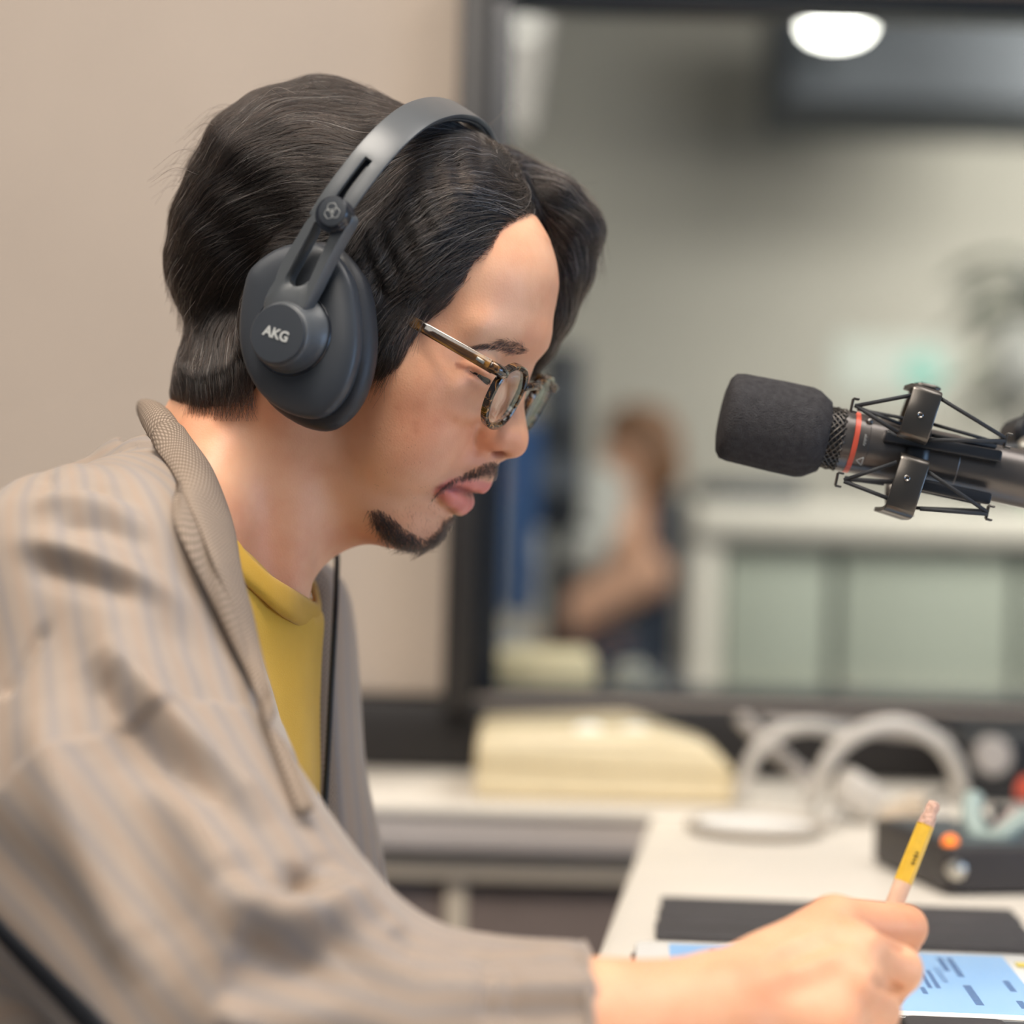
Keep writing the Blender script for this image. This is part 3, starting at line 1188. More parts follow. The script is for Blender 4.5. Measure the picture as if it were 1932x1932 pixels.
def paint_px(px, wd, col, amt, soft=1.0, mirror=True):
    pl = stroke_h(px)
    if len(pl) == 1:
        pl = np.vstack([pl, pl + .01])
    if len(pl) >= 2:
        paint(mirror_strokes(pl) if mirror else [pl], wd, col, amt, soft)


BLUSH = (1.0, .80, .76)
paint_px([(800, 800), (860, 830), (890, 850)], 22, BLUSH, .55)
paint_px([(960, 850), (985, 845), (930, 845)], 9, (1.02, .80, .72), .6)
paint([np.array([[96, -12, -46.], [102, -5, -45], [105, 0, -46], [102, 5, -45], [96, 12, -46]])], 1, BLUSH, 0)
LIP = (.84, .47, .64)
ul = np.array([[95, 21.5, -55.8], [97.5, 17, -53.3], [102.5, 9, -50.2], [107, 0, -49]])
ll = np.array([[95, 22, -58.9], [100.2, 15, -61], [103, 7, -62.0], [104, 0, -62.5]])
paint_px([(840, 920), (868, 921), (882, 927), (894, 933)], 1.6, (.5, .22, .24), .5, 1.5)  # shade of the mouth line painted into the tint
paint_px([(868, 690), (886, 698), (900, 706), (912, 715), (926, 724)], 1.2, (.16, .12, .12), .9, 2)
paint_px([(862, 689), (880, 695), (900, 705)], 1.3, (.42, .26, .26), .8, 2)  # shade of the lid crease painted in
paint_px([(878, 684), (900, 692), (920, 702)], 4, (.92, .74, .70), .6)
paint_px([(888, 716), (915, 735), (940, 760)], 6, (.90, .76, .74), .6)
SHADE = (.62, .60, .62)                                                     # shaven stubble
paint_px([(822, 928), (850, 905), (885, 892), (930, 884)], 6, SHADE, .5)
paint_px([(715, 965), (740, 1005), (780, 1030), (815, 1010)], 13, SHADE, .5)
paint_px([(800, 985), (825, 970), (845, 955)], 16, (.86, .82, .82), .5)
paint_px([(946, 857), (938, 855)], 2.6, (.40, .22, .2), .8, 2)  # hollow of the nostril shaded in the tint
paint(mirror_strokes(ul), 4.0, LIP, .9, 3, True)
paint(mirror_strokes(ll), 5.2, LIP, .9, 3, True)
paint(mirror_strokes(np.array(GROOVE, float)), 1.9, (.30, .08, .11), .95, 1.5, True)  # shade between the lips painted along the groove
for (u, v, s, a) in [(790, 765, 4.2, .35), (784, 800, 2.6, .3), (825, 797, 2.2, .25), (750, 768, 1.6, .3), (786, 812, 1.5, .35), (735, 745, 1.4, .2), (860, 790, 1.8, .2)]:
    paint_px([(u, v)], s, (.70, .50, .42), a, mirror=False)
tick("paint")
me = mesh_from(BV, BF, "body")
add_attr(me, 'tint', tint)
BODY = new_obj('body', me, M_SKIN, PERSON)
body_bvh = bvh_of(BV, BF)
tick("body %d" % len(BV))

# ------------------------------------------------------------------ clothes
def cloth_mat(name, a, b, scale=1.0):
    m = NT(name)
    n = m.noise(30, 4)
    m.color(m.mix(n.outputs['Fac'], a, b))
    m.set(Roughness=0.85)
    m.b.inputs['Specular IOR Level'].default_value = 0.2
    m.b.inputs['Sheen Weight'].default_value = 0.15
    w = m.noise(1400 * scale, 2)
    m.bump(w.outputs['Fac'], 0.25, 0.0006)
    return m.m


def stripe_mat():
    m = NT('striped_cloth')
    s = m.attr('stripe')
    nz = m.noise(22, 4)
    wob = m.math('ADD', s, m.math('MULTIPLY', nz.outputs['Fac'], 0.003))
    ph = m.math('FRACT', m.math('MULTIPLY', wob, 1 / 0.0135))
    base = m.mix(nz.outputs['Fac'], srgb(156, 141, 128), srgb(145, 130, 118))
    blue = srgb(126, 121, 122)
    tan = srgb(156, 130, 109)
    mask1 = m.ramp(ph, [(0.0, (0, 0, 0, 1)), (0.10, (1, 1, 1, 1)), (0.26, (1, 1, 1, 1)), (0.38, (0, 0, 0, 1))])
    mask2 = m.ramp(ph, [(0.45, (0, 0, 0, 1)), (0.58, (1, 1, 1, 1)), (0.70, (1, 1, 1, 1)), (0.82, (0, 0, 0, 1))])
    c = m.mix(m.math('MULTIPLY', mask1, 0.46), base, blue)
    c = m.mix(m.math('MULTIPLY', mask2, 0.35), c, tan)
    m.color(c)
    m.set(Roughness=0.62)
    m.b.inputs['Specular IOR Level'].default_value = 0.3
    m.b.inputs['Sheen Weight'].default_value = 0.25
    w = m.noise(900, 2)
    m.bump(w.outputs['Fac'], 0.12, 0.0005)
    return m.m


def knit_mat():
    m = NT('knit_mesh')
    v = m.attr('weave', 'Vector')
    mp = m.n('ShaderNodeMapping')
    mp.inputs['Scale'].default_value = (430, 430, 430)
    mp.inputs['Rotation'].default_value = (0, 0, math.radians(45))
    m.l(v, mp.inputs['Vector'])
    sx = m.n('ShaderNodeSeparateXYZ')
    m.l(mp.outputs[0], sx.inputs[0])
    fx = m.math('PINGPONG', sx.outputs[0], 0.5)
    fy = m.math('PINGPONG', sx.outputs[1], 0.5)
    h = m.math('MULTIPLY', fx, fy)
    m.color(m.ramp(h, [(0.0, srgb(112, 98, 86)), (0.10, srgb(150, 134, 120)), (0.2, srgb(168, 152, 137))]))
    m.set(Roughness=0.9)
    m.b.inputs['Specular IOR Level'].default_value = 0.15
    m.bump(h, 0.8, 0.0012)
    return m.m


M_STRIPE = stripe_mat()
M_KNIT = knit_mat()
M_TEE = cloth_mat('mustard_jersey', srgb(206, 164, 58), srgb(188, 146, 44))
M_TEE_IN = cloth_mat('mustard_rib', srgb(196, 154, 52), srgb(176, 134, 42))


def sdf_hit(fs, u, v, d0=.7, d1=1.5, default=1.1):
    """depth at which the ray through a pixel meets any of the implicit shapes"""
    ds = np.linspace(d0, d1, 900)
    X = CAM + ray(u, v)[None] * ds[:, None]
    best = None
    for f in fs:
        g = f(X)
        i = np.nonzero(g < 0)[0]
        if len(i):
            best = ds[i[0]] if best is None else min(best, ds[i[0]])
    return default if best is None else best


# t-shirt
TS = SDF()
TS.ell(P(325, 1330, 1.105), (.0690, .135, .13), None)
TS.ell(P(330, 1560, 1.105), (.0680, .14, .12), None, k=.03)
TS.ell(P(220, 1500, 1.105), (.098, .165, .17), None, k=.03)
TS.cone(NB, P(338, 1180, 1.10), .064, .066, k=.04)
TS.cone(P(320, 1110, 1.02), P(425, 1140, 1.05), .036, .030, k=.02)
TS.plane(P(292, 880, 1.10), (-.7, 0, .7), .005)
TEE_UNCUT = SDF()
TEE_UNCUT.ops = list(TS.ops)
pa, pb, pc = P(442, 1030, 1.02), P(585, 1158, 1.08), P(580, 1105, 1.17)
nrm = np.cross(pb - pa, pc - pa)
nrm = nrm / np.linalg.norm(nrm)
if nrm[2] < 0:
    nrm = -nrm
TS.plane(pa, nrm, 0)
TV, TF = surface_nets(TS, (-.45, .80, .50), (-.04, 1.36, 1.02), .003, levels=3)
TV = smooth_v(TV, TF, 2, .5)
# soft folds down the front of the shirt
th = np.sin(TV[:, 1] * 95 + TV[:, 2] * 9) * .5 + np.sin(TV[:, 1] * 57 - TV[:, 2] * 21 + 1.0) * .5
TV = TV + vnormals(TV, TF) * (th * .0016)[:, None]
TEE = new_obj('t_shirt', mesh_from(TV, TF, 't_shirt'), M_TEE, PERSON)
tag(TEE, 'mustard yellow t-shirt')


def on(fs, pts, off=.004, default=None):
    out = []
    for p in pts:
        d = sdf_hit(fs, p[0], p[1], default=(p[2] if len(p) > 2 else 1.1))
        if len(p) > 2 and p[2] < 0:
            d = -p[2]
        out.append(P(p[0], p[1], d - off))
    return np.array(out)


band_up = on([TEE_UNCUT, S], [(436, 1004), (447, 1020), (470, 1049), (507, 1083), (548, 1109), (578, 1127, -1.088), (594, 1136, -1.11), (594, 1126, -1.135), (581, 1098, -1.165), (563, 1070, -1.18)], .006)
band_lo = on([TEE_UNCUT, S], [(438, 1074), (449, 1087), (484, 1120), (522, 1154), (551, 1174), (576, 1187, -1.085), (590, 1182, -1.11), (597, 1160, -1.14), (594, 1118, -1.175), (578, 1080, -1.20)], .003)
strip('neck_band', band_up, band_lo, M_TEE_IN, TEE, n=60, m=9, thick=.004, bulge=.001, away=P(420, 1080, 1.12))

# overshirt
JS = SDF()
SHJ = P(178, 1185, .985)
MIDJ = P(242, 1560, .93)
ELJ = P(500, 1905, .865)
FOJ = P(810, 1985, .85)
CUJ = P(1112, 1965, .85)
JS.ell(P(165, 1450, 1.10), (.118, .185, .13), None)
JS.ell(P(130, 1760, 1.10), (.128, .20, .16), None, k=.04)
JS.cone(P(262, 925, 1.10), P(60, 1170, 1.10), .031, .060, k=.03)
JS.cone(P(60, 1170, 1.10), P(-40, 1500, 1.10), .060, .10, k=.04)
JS.cone(P(300, 925, 1.06), SHJ, .028, .0735, k=.03)
JS.cone(P(330, 930, 1.15), P(215, 1120, 1.25), .030, .07, k=.03)
JS.cone(P(215, 1120, 1.25), P(330, 1700, 1.32), .07, .06, k=.03)
JS.cone(SHJ, MIDJ, .0735, .0757, k=.03)
JS.cone(P(330, 1000, 1.05), P(360, 1330, 1.0), .022, .036, k=.04)
JS.ell(P(330, 1420, 1.02), (.042, .05, .10), None, k=.03)
JS_TORSO = SDF()
JS_TORSO.ops = list(JS.ops)
# the open front: two planes leave the chest free, with thickness at the edge
e0, e1 = P(440, 1016, 1.02), P(560, 1520, 1.00)
e2 = P(520, 1016, 1.30)
nf = np.cross(e1 - e0, e2 - e0)
nf /= np.linalg.norm(nf)
if nf[0] < 0:
    nf = -nf
JS.plane(e0, nf, .004)
JS.cone(MIDJ, ELJ, .0757, .067, k=.03)
JS.cone(ELJ, FOJ, .066, .045, k=.015)
JS.cone(FOJ, CUJ, .045, .0388, k=.02)
fd = (CUJ - FOJ) / np.linalg.norm(CUJ - FOJ)
JS.plane(CUJ + fd * .002, fd, .002)
# room for neck and shirt inside
JS.cone(HW(-22, 0, -40), NB, .058, .064, k=.006, sub=True)
JS.cone(NB, P(420, 1150, 1.11), .064, .05, k=.006, sub=True)
JV, JF = surface_nets(JS, (-.46, .68, .50), (.06, 1.42, 1.05), .0026)
JV = smooth_v(JV, JF, 2, .5)
tick('jacket nets %d' % len(JV))
jbvh = bvh_of(JV, JF)
jn = vnormals(JV, JF)
FOLDS = [  # polyline in photo pixels, width m, height m
    ([(100, 918), (160, 905), (235, 925), (300, 960)], .007, -.006),
    ([(60, 950), (150, 945), (240, 965), (310, 1000)], .006, .004),
    ([(85, 890), (95, 935)], .003, -.003),
    ([(250, 870), (300, 895), (345, 930)], .005, -.004),
    ([(100, 1000), (200, 1000), (300, 1035)], .006, -.004),
    ([(30, 1015), (110, 1035), (220, 1080), (330, 1120), (400, 1170)], .007, .006),
    ([(60, 1060), (160, 1090), (260, 1130)], .007, -.006),
    ([(190, 1205), (240, 1280), (330, 1370), (430, 1470), (500, 1560)], .008, .008),
    ([(170, 1240), (230, 1330), (310, 1420), (400, 1520)], .010, -.009),
    ([(330, 1130), (420, 1210), (490, 1320), (550, 1450), (585, 1570)], .009, .0035),
    ([(290, 1160), (380, 1240), (450, 1340), (510, 1450)], .009, -.003),
    ([(90, 1170), (60, 1220), (20, 1290), (0, 1310)], .003, -.004),
    ([(300, 1440), (380, 1560), (450, 1650)], .011, .006),
    ([(550, 1700), (572, 1665), (580, 1630)], .007, -.011),
    ([(430, 1660), (470, 1712), (530, 1735), (600, 1718), (670, 1690), (720, 1705)], .010, .009),
    ([(440, 1760), (520, 1790), (600, 1780), (670, 1750)], .014, -.008),
    ([(400, 1850), (470, 1870), (560, 1850), (640, 1810)], .012, -.006),
    ([(700, 1700), (740, 1745), (760, 1800)], .007, .004),
    ([(740, 1760), (760, 1780), (790, 1790)], .006, -.005),
    ([(410, 1895), (440, 1920), (480, 1940)], .006, .006),
    ([(200, 1350), (270, 1500), (330, 1650), (380, 1800)], .011, -.006),
    ([(60, 1330), (130, 1500), (200, 1680), (270, 1850)], .012, .006),
    ([(120, 1330), (190, 1500), (260, 1680), (330, 1850)], .010, -.005),
    ([(850, 1772), (900, 1800), (960, 1806)], .006, -.003),
    ([(1000, 1798), (1060, 1800), (1100, 1786)], .005, .003),
    ([(916, 1800), (920, 1860), (925, 1932)], .0022, -.0035),
    ([(962, 1820), (967, 1870), (970, 1932)], .0022, -.0035),
]
dj = np.zeros(len(JV))
for px, wd, am in FOLDS:
    pl = np.array([h for h in (hit(jbvh, u, v) for u, v in catmull(px, 12)) if h is not None])
    if len(pl) < 2:
        continue
    d, t = seg_dist(JV, pl)
    dj += am * np.exp(-(d / wd) ** 2) * np.clip(np.minimum(t, 1 - t) * 5 + .15, 0, 1)
cpl = np.array([h for h in (hit(jbvh, u, v) for u, v in [(300, 852), (330, 920), (345, 985), (378, 1040), (402, 1090), (430, 1160), (455, 1230), (482, 1300), (525, 1420)]) if h is not None])
d, t = seg_dist(JV, cpl)
dj *= np.clip((d - .016) / .02, 0, 1)
# stripe coordinate round the sleeve, across the body
axs = [(SHJ, MIDJ), (MIDJ, ELJ), (ELJ, FOJ), (FOJ, CUJ)]
dist = []
arc = []
refv = np.array([0.0, 0.0, 1.0])
for a, b in axs:
    ba = (b - a) / np.linalg.norm(b - a)
    t = np.clip((JV - a) @ ba, 0, np.linalg.norm(b - a))
    q = JV - a - t[:, None] * ba
    e1_ = refv - ba * (refv @ ba)
    e1_ /= np.linalg.norm(e1_)
    e2_ = np.cross(ba, e1_)
    arc.append(np.arctan2(q @ e2_, q @ e1_) * .068)
    dist.append(np.linalg.norm(q, axis=1))
dist = np.array(dist)
arc = np.array(arc)
near = dist.argmin(0)
stripe = arc[near, np.arange(len(JV))]
yoke = dist.min(0) > .105
stripe[yoke] = JV[yoke, 1] * .9 + JV[yoke, 0] * .35
# crumple along the sleeve
cr = np.sin(stripe * 150 + JV[:, 0] * 18) * np.sin(JV[:, 2] * 26 + JV[:, 0] * 31) * .0016 + np.sin(stripe * 75 - JV[:, 2] * 30 + 2) * .0012
JV = JV + jn * (dj + cr)[:, None]
JV = smooth_v(JV, JF, 1, .5)
me = mesh_from(JV, JF, 'overshirt')
add_attr(me, 'stripe', stripe)
JACKET = new_obj('overshirt', me, M_STRIPE, PERSON)
tag(JACKET, 'taupe overshirt with faint blue and tan stripes')
jbvh = bvh_of(JV, JF)

FSJ = [JS, S, TEE_UNCUT]
inner = [(312, 792, -1.14), (318, 780, -1.11), (328, 786, 1.08), (350, 815), (373, 848), (395, 882), (414, 926), (432, 978), (442, 1023), (451, 1098), (466, 1172), (481, 1262), (494, 1335), (530, 1440), (570, 1540)]
mid = [(262, 805, -1.13), (264, 790, -1.105), (276, 822, 1.07), (298, 852), (318, 878), (334, 905), (348, 934), (362, 962), (378, 998), (402, 1060), (429, 1124), (455, 1206), (480, 1290), (522, 1412), (566, 1530)]
outer = [(330, 940), (330, 985), (358, 1049), (384, 1101), (410, 1154), (440, 1217), (466, 1269), (490, 1330), (524, 1420), (568, 1535)]
ci = on(FSJ, inner, .012)
cm = on(FSJ, mid, .0145)
top0 = np.array([P(302, 764, 1.135), P(306, 766, 1.11), P(318, 783, 1.075)])
ci = np.vstack([[P(334, 796, 1.048)], ci[3:]])
cm = np.vstack([[P(286, 834, 1.036)], cm[3:]])
COLLAR = strip('collar', ci, cm, M_KNIT, JACKET, n=70, m=12, thick=.004, bulge=.004, away=P(300, 1100, 1.15))
tag(COLLAR, 'taupe open-mesh knit collar band')
# stand of the collar behind the neck
cb_a = np.array([P(345, 812, 1.045), P(330, 788, 1.06), P(316, 773, 1.08), P(300, 766, 1.10), P(288, 768, 1.125), P(300, 776, 1.16), P(330, 800, 1.18)])
cb_b = np.array([P(306, 862, 1.035), P(282, 826, 1.045), P(267, 800, 1.065), P(261, 786, 1.09), P(262, 786, 1.125), P(280, 806, 1.17), P(320, 850, 1.20)])
strip('collar_stand', cb_a, cb_b, M_KNIT, JACKET, n=36, m=10, thick=.005, bulge=.004, away=P(380, 880, 1.12))
po = on(FSJ, outer, .0075)
pm = on(FSJ, mid[5:], .0095)
strip('placket', pm, po, M_KNIT, JACKET, n=50, m=10, thick=.003, bulge=.0015, away=P(300, 1100, 1.15))
# far front panel hanging past the shirt
fa = np.array([P(566, 1066, 1.17), P(592, 1110, 1.18), P(590, 1180, 1.165), P(584, 1300, 1.155), P(586, 1450, 1.15), P(594, 1600, 1.15), P(600, 1740, 1.15), P(606, 2050, 1.15)])
fm = np.array([P(575, 1062, 1.20), P(612, 1105, 1.20), P(622, 1180, 1.19), P(622, 1300, 1.17), P(630, 1450, 1.165), P(640, 1600, 1.16), P(650, 1740, 1.16), P(662, 2050, 1.16)])
fb = np.array([P(590, 1075, 1.25), P(640, 1120, 1.25), P(660, 1190, 1.25), P(672, 1300, 1.24), P(684, 1450, 1.23), P(716, 1590, 1.21), P(740, 1740, 1.20), P(770, 2050, 1.19)])
FP = strip('front_panel', fa, fm, M_KNIT, JACKET, n=40, m=8, thick=.004, bulge=.004, away=P(500, 1300, 1.2))
FP2 = strip('front_panel', fm, fb, M_STRIPE, JACKET, n=40, m=14, thick=.004, bulge=.006, away=P(500, 1300, 1.2))
wv = np.empty(len(FP2.data.vertices) * 3, np.float32)
FP2.data.attributes['weave'].data.foreach_get('vector', wv)
add_attr(FP2.data, 'stripe', wv.reshape(-1, 3)[:, 1] + .0122)
pk = np.array([P(652, 1606, 1.185), P(690, 1606, 1.185), P(716, 1604, 1.19)])
pk2 = np.array([P(652, 1740, 1.178), P(696, 1740, 1.178), P(732, 1735, 1.18)])
PK = strip('pocket', pk, pk2, M_STRIPE, JACKET, n=14, m=8, thick=.004, away=P(500, 1300, 1.3))
add_attr(PK.data, 'stripe', np.full(len(PK.data.vertices), .0122))
# cuff: hem and a button tab
cz = [(a) for a in np.linspace(0, 2 * math.pi, 41)[:-1]]
e1_ = np.cross(fd, [0, 0, 1.0]); e1_ /= np.linalg.norm(e1_)
e2_ = np.cross(fd, e1_)
ring_c = CUJ + fd * .0005
tube('cuff_hem', [ring_c + (e1_ * math.cos(a) + e2_ * math.sin(a)) * .0383 for a in cz], .0016, M_STRIPE, JACKET, sides=8, closed=True)
add_attr(bpy.data.objects['cuff_hem'].data, 'stripe', np.full(len(bpy.data.objects['cuff_hem'].data.vertices), .0122))
# black strap crossing the hip
M_BLACKCLOTH = simple('black_webbing', srgb(22, 26, 34), .8, bump=.3, bscale=900)
sa = on([JS], [(-40, 1690), (40, 1772), (110, 1838), (170, 1895), (230, 1960)], .004)
sb = on([JS], [(-40, 1726), (28, 1806), (95, 1876), (150, 1935), (200, 1985)], .004)
strip('strap', sa, sb, M_BLACKCLOTH, PERSON, n=24, m=6, thick=.004, away=P(200, 1600, 1.2))
# lower body and chair under the edge of the picture
M_TROUS = simple('charcoal_trousers', srgb(58, 58, 62), .85, bump=.3, bscale=800)
M_SHOE = simple('dark_shoes', srgb(36, 32, 30), .5)
small_sdf('trousers', [((-.25, 1.02, .60), (-.25, 1.02, .54), .11, .11), ((-.25, 1.20, .60), (-.25, 1.20, .54), .11, .11), ((-.25, 1.02, .54), (.14, 1.00, .53), .09, .065), ((.14, 1.00, .53), (.16, 1.00, .14), .062, .05),
                       ((-.25, 1.20, .54), (.14, 1.24, .53), .09, .065), ((.14, 1.24, .53), (.12, 1.24, .14), .062, .05)], M_TROUS, PERSON, h=.01)
for y, x in ((1.00, .16), (1.24, .12)):
    small_sdf('shoe', [((x - .04, y, .055), (x + .14, y, .04), .045, .036), ((x - .02, y, .08), (x, y, .14), .045, .05)], M_SHOE, PERSON, h=.008)
SEAT = empty('office_chair', (-.28, 1.11, 0))
tag(SEAT, 'black office chair on which the writing man sits', 'chair')
box('seat', (-.24, 1.11, .415), (.44, .46, .05), M_BLK, SEAT, bevel=.018, seg=3)
box('backrest', (-.56, 1.11, .74), (.05, .42, .42), M_BLK, SEAT, bevel=.02, seg=3)
tube('back_bar', [(-.40, 1.11, .40), (-.54, 1.11, .42), (-.575, 1.11, .56)], .016, M_BLK, SEAT)
lathe('gas_post', [(.09, .028), (.39, .022)], (-.27, 1.11, 0), (0, 0, 1), M_BLK, SEAT, 18)
for i in range(5):
    a = i * 2 * math.pi / 5 + .3
    tip_ = np.array([-.27 + .27 * math.cos(a), 1.11 + .27 * math.sin(a), .065])
    tube('star_leg', [(-.27, 1.11, .11), tip_], .018, M_BLK, SEAT)
    lathe('castor', [(-.012, .022), (-.012, .027), (.012, .027), (.012, .022)], tip_ - [0, 0, .037], (math.sin(a), -math.cos(a), 0), M_BLK, SEAT, 16)
tick('jacket')

# ------------------------------------------------------------------ headphones
M_PLASTIC = simple('matt_black_plastic', srgb(50, 54, 60), .42, spec=.45, var=.05, bump=.05, bscale=900, bdist=.0002)
M_PLASTIC2 = simple('satin_grey_plastic', srgb(74, 77, 80), .38, spec=.5, var=.04, bump=.04, bscale=900, bdist=.0002)
M_GLOSS = simple('gloss_black_plastic', srgb(30, 33, 40), .22, spec=.6, var=.04)
M_PAD = simple('black_leatherette', srgb(34, 36, 41), .5, spec=.4, var=.1, bump=.25, bscale=700, bdist=.0004)
M_PRINT = simple('grey_print', srgb(176, 178, 176), .5, var=.02)
M_RUBBER = simple('black_rubber', srgb(24, 26, 30), .6, var=.05)

HPH = empty('headphones')
tag(HPH, 'black over-ear studio headphones worn on the dark-haired head', 'headphones')
CT = math.radians(9.5)
CN = HR * math.cos(CT) - HF * math.sin(CT)
CX = HF * math.cos(CT) + HR * math.sin(CT)
CY = HU
hp0 = HP(600, 620, 77)
CO = HW(*hp0)


def CPX(u, v, h):
    """cup coordinates (mm) of a pixel on the cup plane at height h"""
    d = ray(u, v)
    o = CO + CN * h * .001
    t = ((o - CAM) @ CN) / (d @ CN)
    p = (CAM + d * t - o) * 1000
    return np.array([p @ CX, p @ CY])


def CWD(x, y, h, s=1):
    p = CO + (CX * x + CY * y + CN * h) * .001
    if s < 0:
        q = p - HO
        p = p - 2 * HR * (q @ HR)
    return p


def closed_smooth(pts, n):
    p = np.asarray(pts, float)
    q = np.vstack([p, p, p])
    m = len(p)
    c = catmull(q, 3 * n + 1)
    c = c[n:2 * n]
    c = (np.roll(c, 1, 0) + 2 * c + np.roll(c, -1, 0)) / 4
    return c


plate_px = [(464, 522), (480, 498), (505, 478), (530, 465), (557, 458), (588, 457), (613, 465), (638, 488), (655, 515), (665, 545), (672, 600), (672, 662), (656, 722), (634, 760), (604, 785), (574, 788), (533, 775), (488, 740), (461, 689), (451, 638), (453, 580)]
plate = closed_smooth([CPX(u, v, 24) for u, v in plate_px], 64)
pc0 = plate.mean(0)
cush_px = [(500, 470), (522, 452), (548, 441), (572, 437), (605, 442), (640, 460), (667, 475), (692, 503), (706, 535), (711, 575), (711, 612), (705, 672), (690, 723), (660, 764), (628, 784)]
cush = closed_smooth(list((plate - pc0) * 1.05 + pc0), 64)


def loft(name, rings, mat, parent, side=1, cap=True):
    n = len(rings[0])
    V = [CWD(x, y, h, side) for ring in rings for x, y, h in ring]
    F = []
    for i in range(len(rings) - 1):
        for k in range(n):
            l = (k + 1) % n
            F.append((i * n + k, i * n + l, (i + 1) * n + l, (i + 1) * n + k))
    if cap:
        F.append(tuple(range(n)))
        F.append(tuple((len(rings) - 1) * n + k for k in range(n)))
    me = mesh_from(V, F, name)
    bm = bmesh.new(); bm.from_mesh(me)
    bmesh.ops.recalc_face_normals(bm, faces=bm.faces)
    bm.to_mesh(me); bm.free()
    me.set_sharp_from_angle(angle=math.radians(40))
    return new_obj(name, me, mat, parent)


def scaled(ol, s, h, c=None):
    c = pc0 if c is None else c
    return [(x, y, h) for x, y in (ol - c) * s + c]


def circle(c, r, h, n=48):
    return [(c[0] + r * math.cos(2 * math.pi * k / n), c[1] + r * math.sin(2 * math.pi * k / n), h) for k in range(n)]


hub_c = CPX(551, 629, 29)
cap_c = CPX(523, 629, 46)
for side in (1, -1):
    cup = loft('ear_cup', [scaled(plate, .93, 14), scaled(plate, .985, 16), scaled(plate, 1.0, 20), scaled(plate, 1.0, 23), scaled(plate, .985, 24.5),
                           scaled(plate, .93, 26), scaled(plate, .80, 28), scaled(plate, .6, 29)], M_PLASTIC, HPH, side)
    loft('ear_cushion', [scaled(cush, .55, 1), scaled(cush, .80, -1.5), scaled(cush, .94, 0), scaled(cush, 1.01, 3), scaled(cush, 1.04, 7), scaled(cush, 1.03, 11),
                         scaled(cush, 1.0, 14), scaled(cush, .93, 16), scaled(cush, .6, 16)], M_PAD, HPH, side)
    loft('hub_groove', [circle(hub_c, 20.5, 27), circle(hub_c, 20.5, 29.4), circle(hub_c, 20.2, 29.8), circle(hub_c, 19, 29.8)], M_GLOSS, cup, side)
    hc2 = hub_c * .3 + cap_c * .7
    loft('hub', [circle(hub_c, 19.4, 28), circle(hub_c, 19.4, 30.2), circle(hub_c, 18.6, 31.5), circle(hub_c * .6 + cap_c * .4, 17.2, 34), circle(hc2, 15.6, 40), circle(cap_c, 15.0, 43.5), circle(cap_c, 14.7, 44.3), circle(cap_c, 14.2, 44.6)], M_PLASTIC2, cup, side)
    loft('hub_cap', [circle(cap_c, 14.1, 43), circle(cap_c, 14.1, 45.6), circle(cap_c, 13.6, 46.1), circle(cap_c, 9, 46.3)], M_PLASTIC, cup, side)

# yoke: a forked arm with a long slot
yo_l = [CPX(u, v, 38) for u, v in [(508, 612), (500, 588), (504, 560), (519, 536), (534, 497), (562, 450), (588, 410), (610, 398)]]
yo_r = [CPX(u, v, 38) for u, v in [(556, 612), (576, 590), (592, 562), (606, 536), (632, 483), (659, 434), (670, 412), (652, 398)]]
sl_l = [CPX(u, v, 38) for u, v in [(556, 541), (548, 532), (552, 517), (572, 480), (592, 442), (596, 432), (600, 424)]]
sl_r = [CPX(u, v, 38) for u, v in [(568, 541), (584, 532), (591, 519), (608, 482), (626, 442), (630, 434), (626, 424)]]


def ring_plate(name, outer, inner, h0, h1, mat, parent, side=1, bev=1.0, n=72):
    o = closed_smooth(outer, n)
    i_ = closed_smooth(inner, n)
    co = i_.mean(0)
    ang = lambda q: np.unwrap(np.arctan2(q[:, 1] - co[1], q[:, 0] - co[0]))
    V, F = [], []
    mid_o = lambda s: o + (i_ - o) * s
    secs = [(o, h0), (o, h1 - bev), (o + (i_ - o) * .12, h1), (i_ + (o - i_) * .16, h1), (i_, h1 - bev), (i_, h0)]
    for q, h in secs:
        V += [CWD(x, y, h(x, y) if callable(h) else h, side) for x, y in q]
    m = len(secs)
    for a in range(m):
        b = (a + 1) % m
        for k in range(n):
            l = (k + 1) % n
            F.append((a * n + k, a * n + l, b * n + l, b * n + k))
    me = mesh_from(V, F, name)
    bm = bmesh.new(); bm.from_mesh(me)
    bmesh.ops.recalc_face_normals(bm, faces=bm.faces)
    bm.to_mesh(me); bm.free()
    me.set_sharp_from_angle(angle=math.radians(50))
    return new_obj(name, me, mat, parent)


def resample(pts, n):
    p = catmull(pts, 200)
    L = np.concatenate([[0], np.cumsum(np.linalg.norm(np.diff(p, axis=0), axis=1))])
    t = np.linspace(0, L[-1], n)
    return np.stack([np.interp(t, L, p[:, i]) for i in range(p.shape[1])], 1)


outer = np.vstack([resample(yo_l, 13), resample(yo_r[::-1], 13)])
inner = np.vstack([resample(sl_l, 13), resample(sl_r[::-1], 13)])
for side in (1, -1):
    yk = ring_plate('yoke', outer, inner, 33, 41, M_PLASTIC2, HPH, side, bev=1.6, n=104)

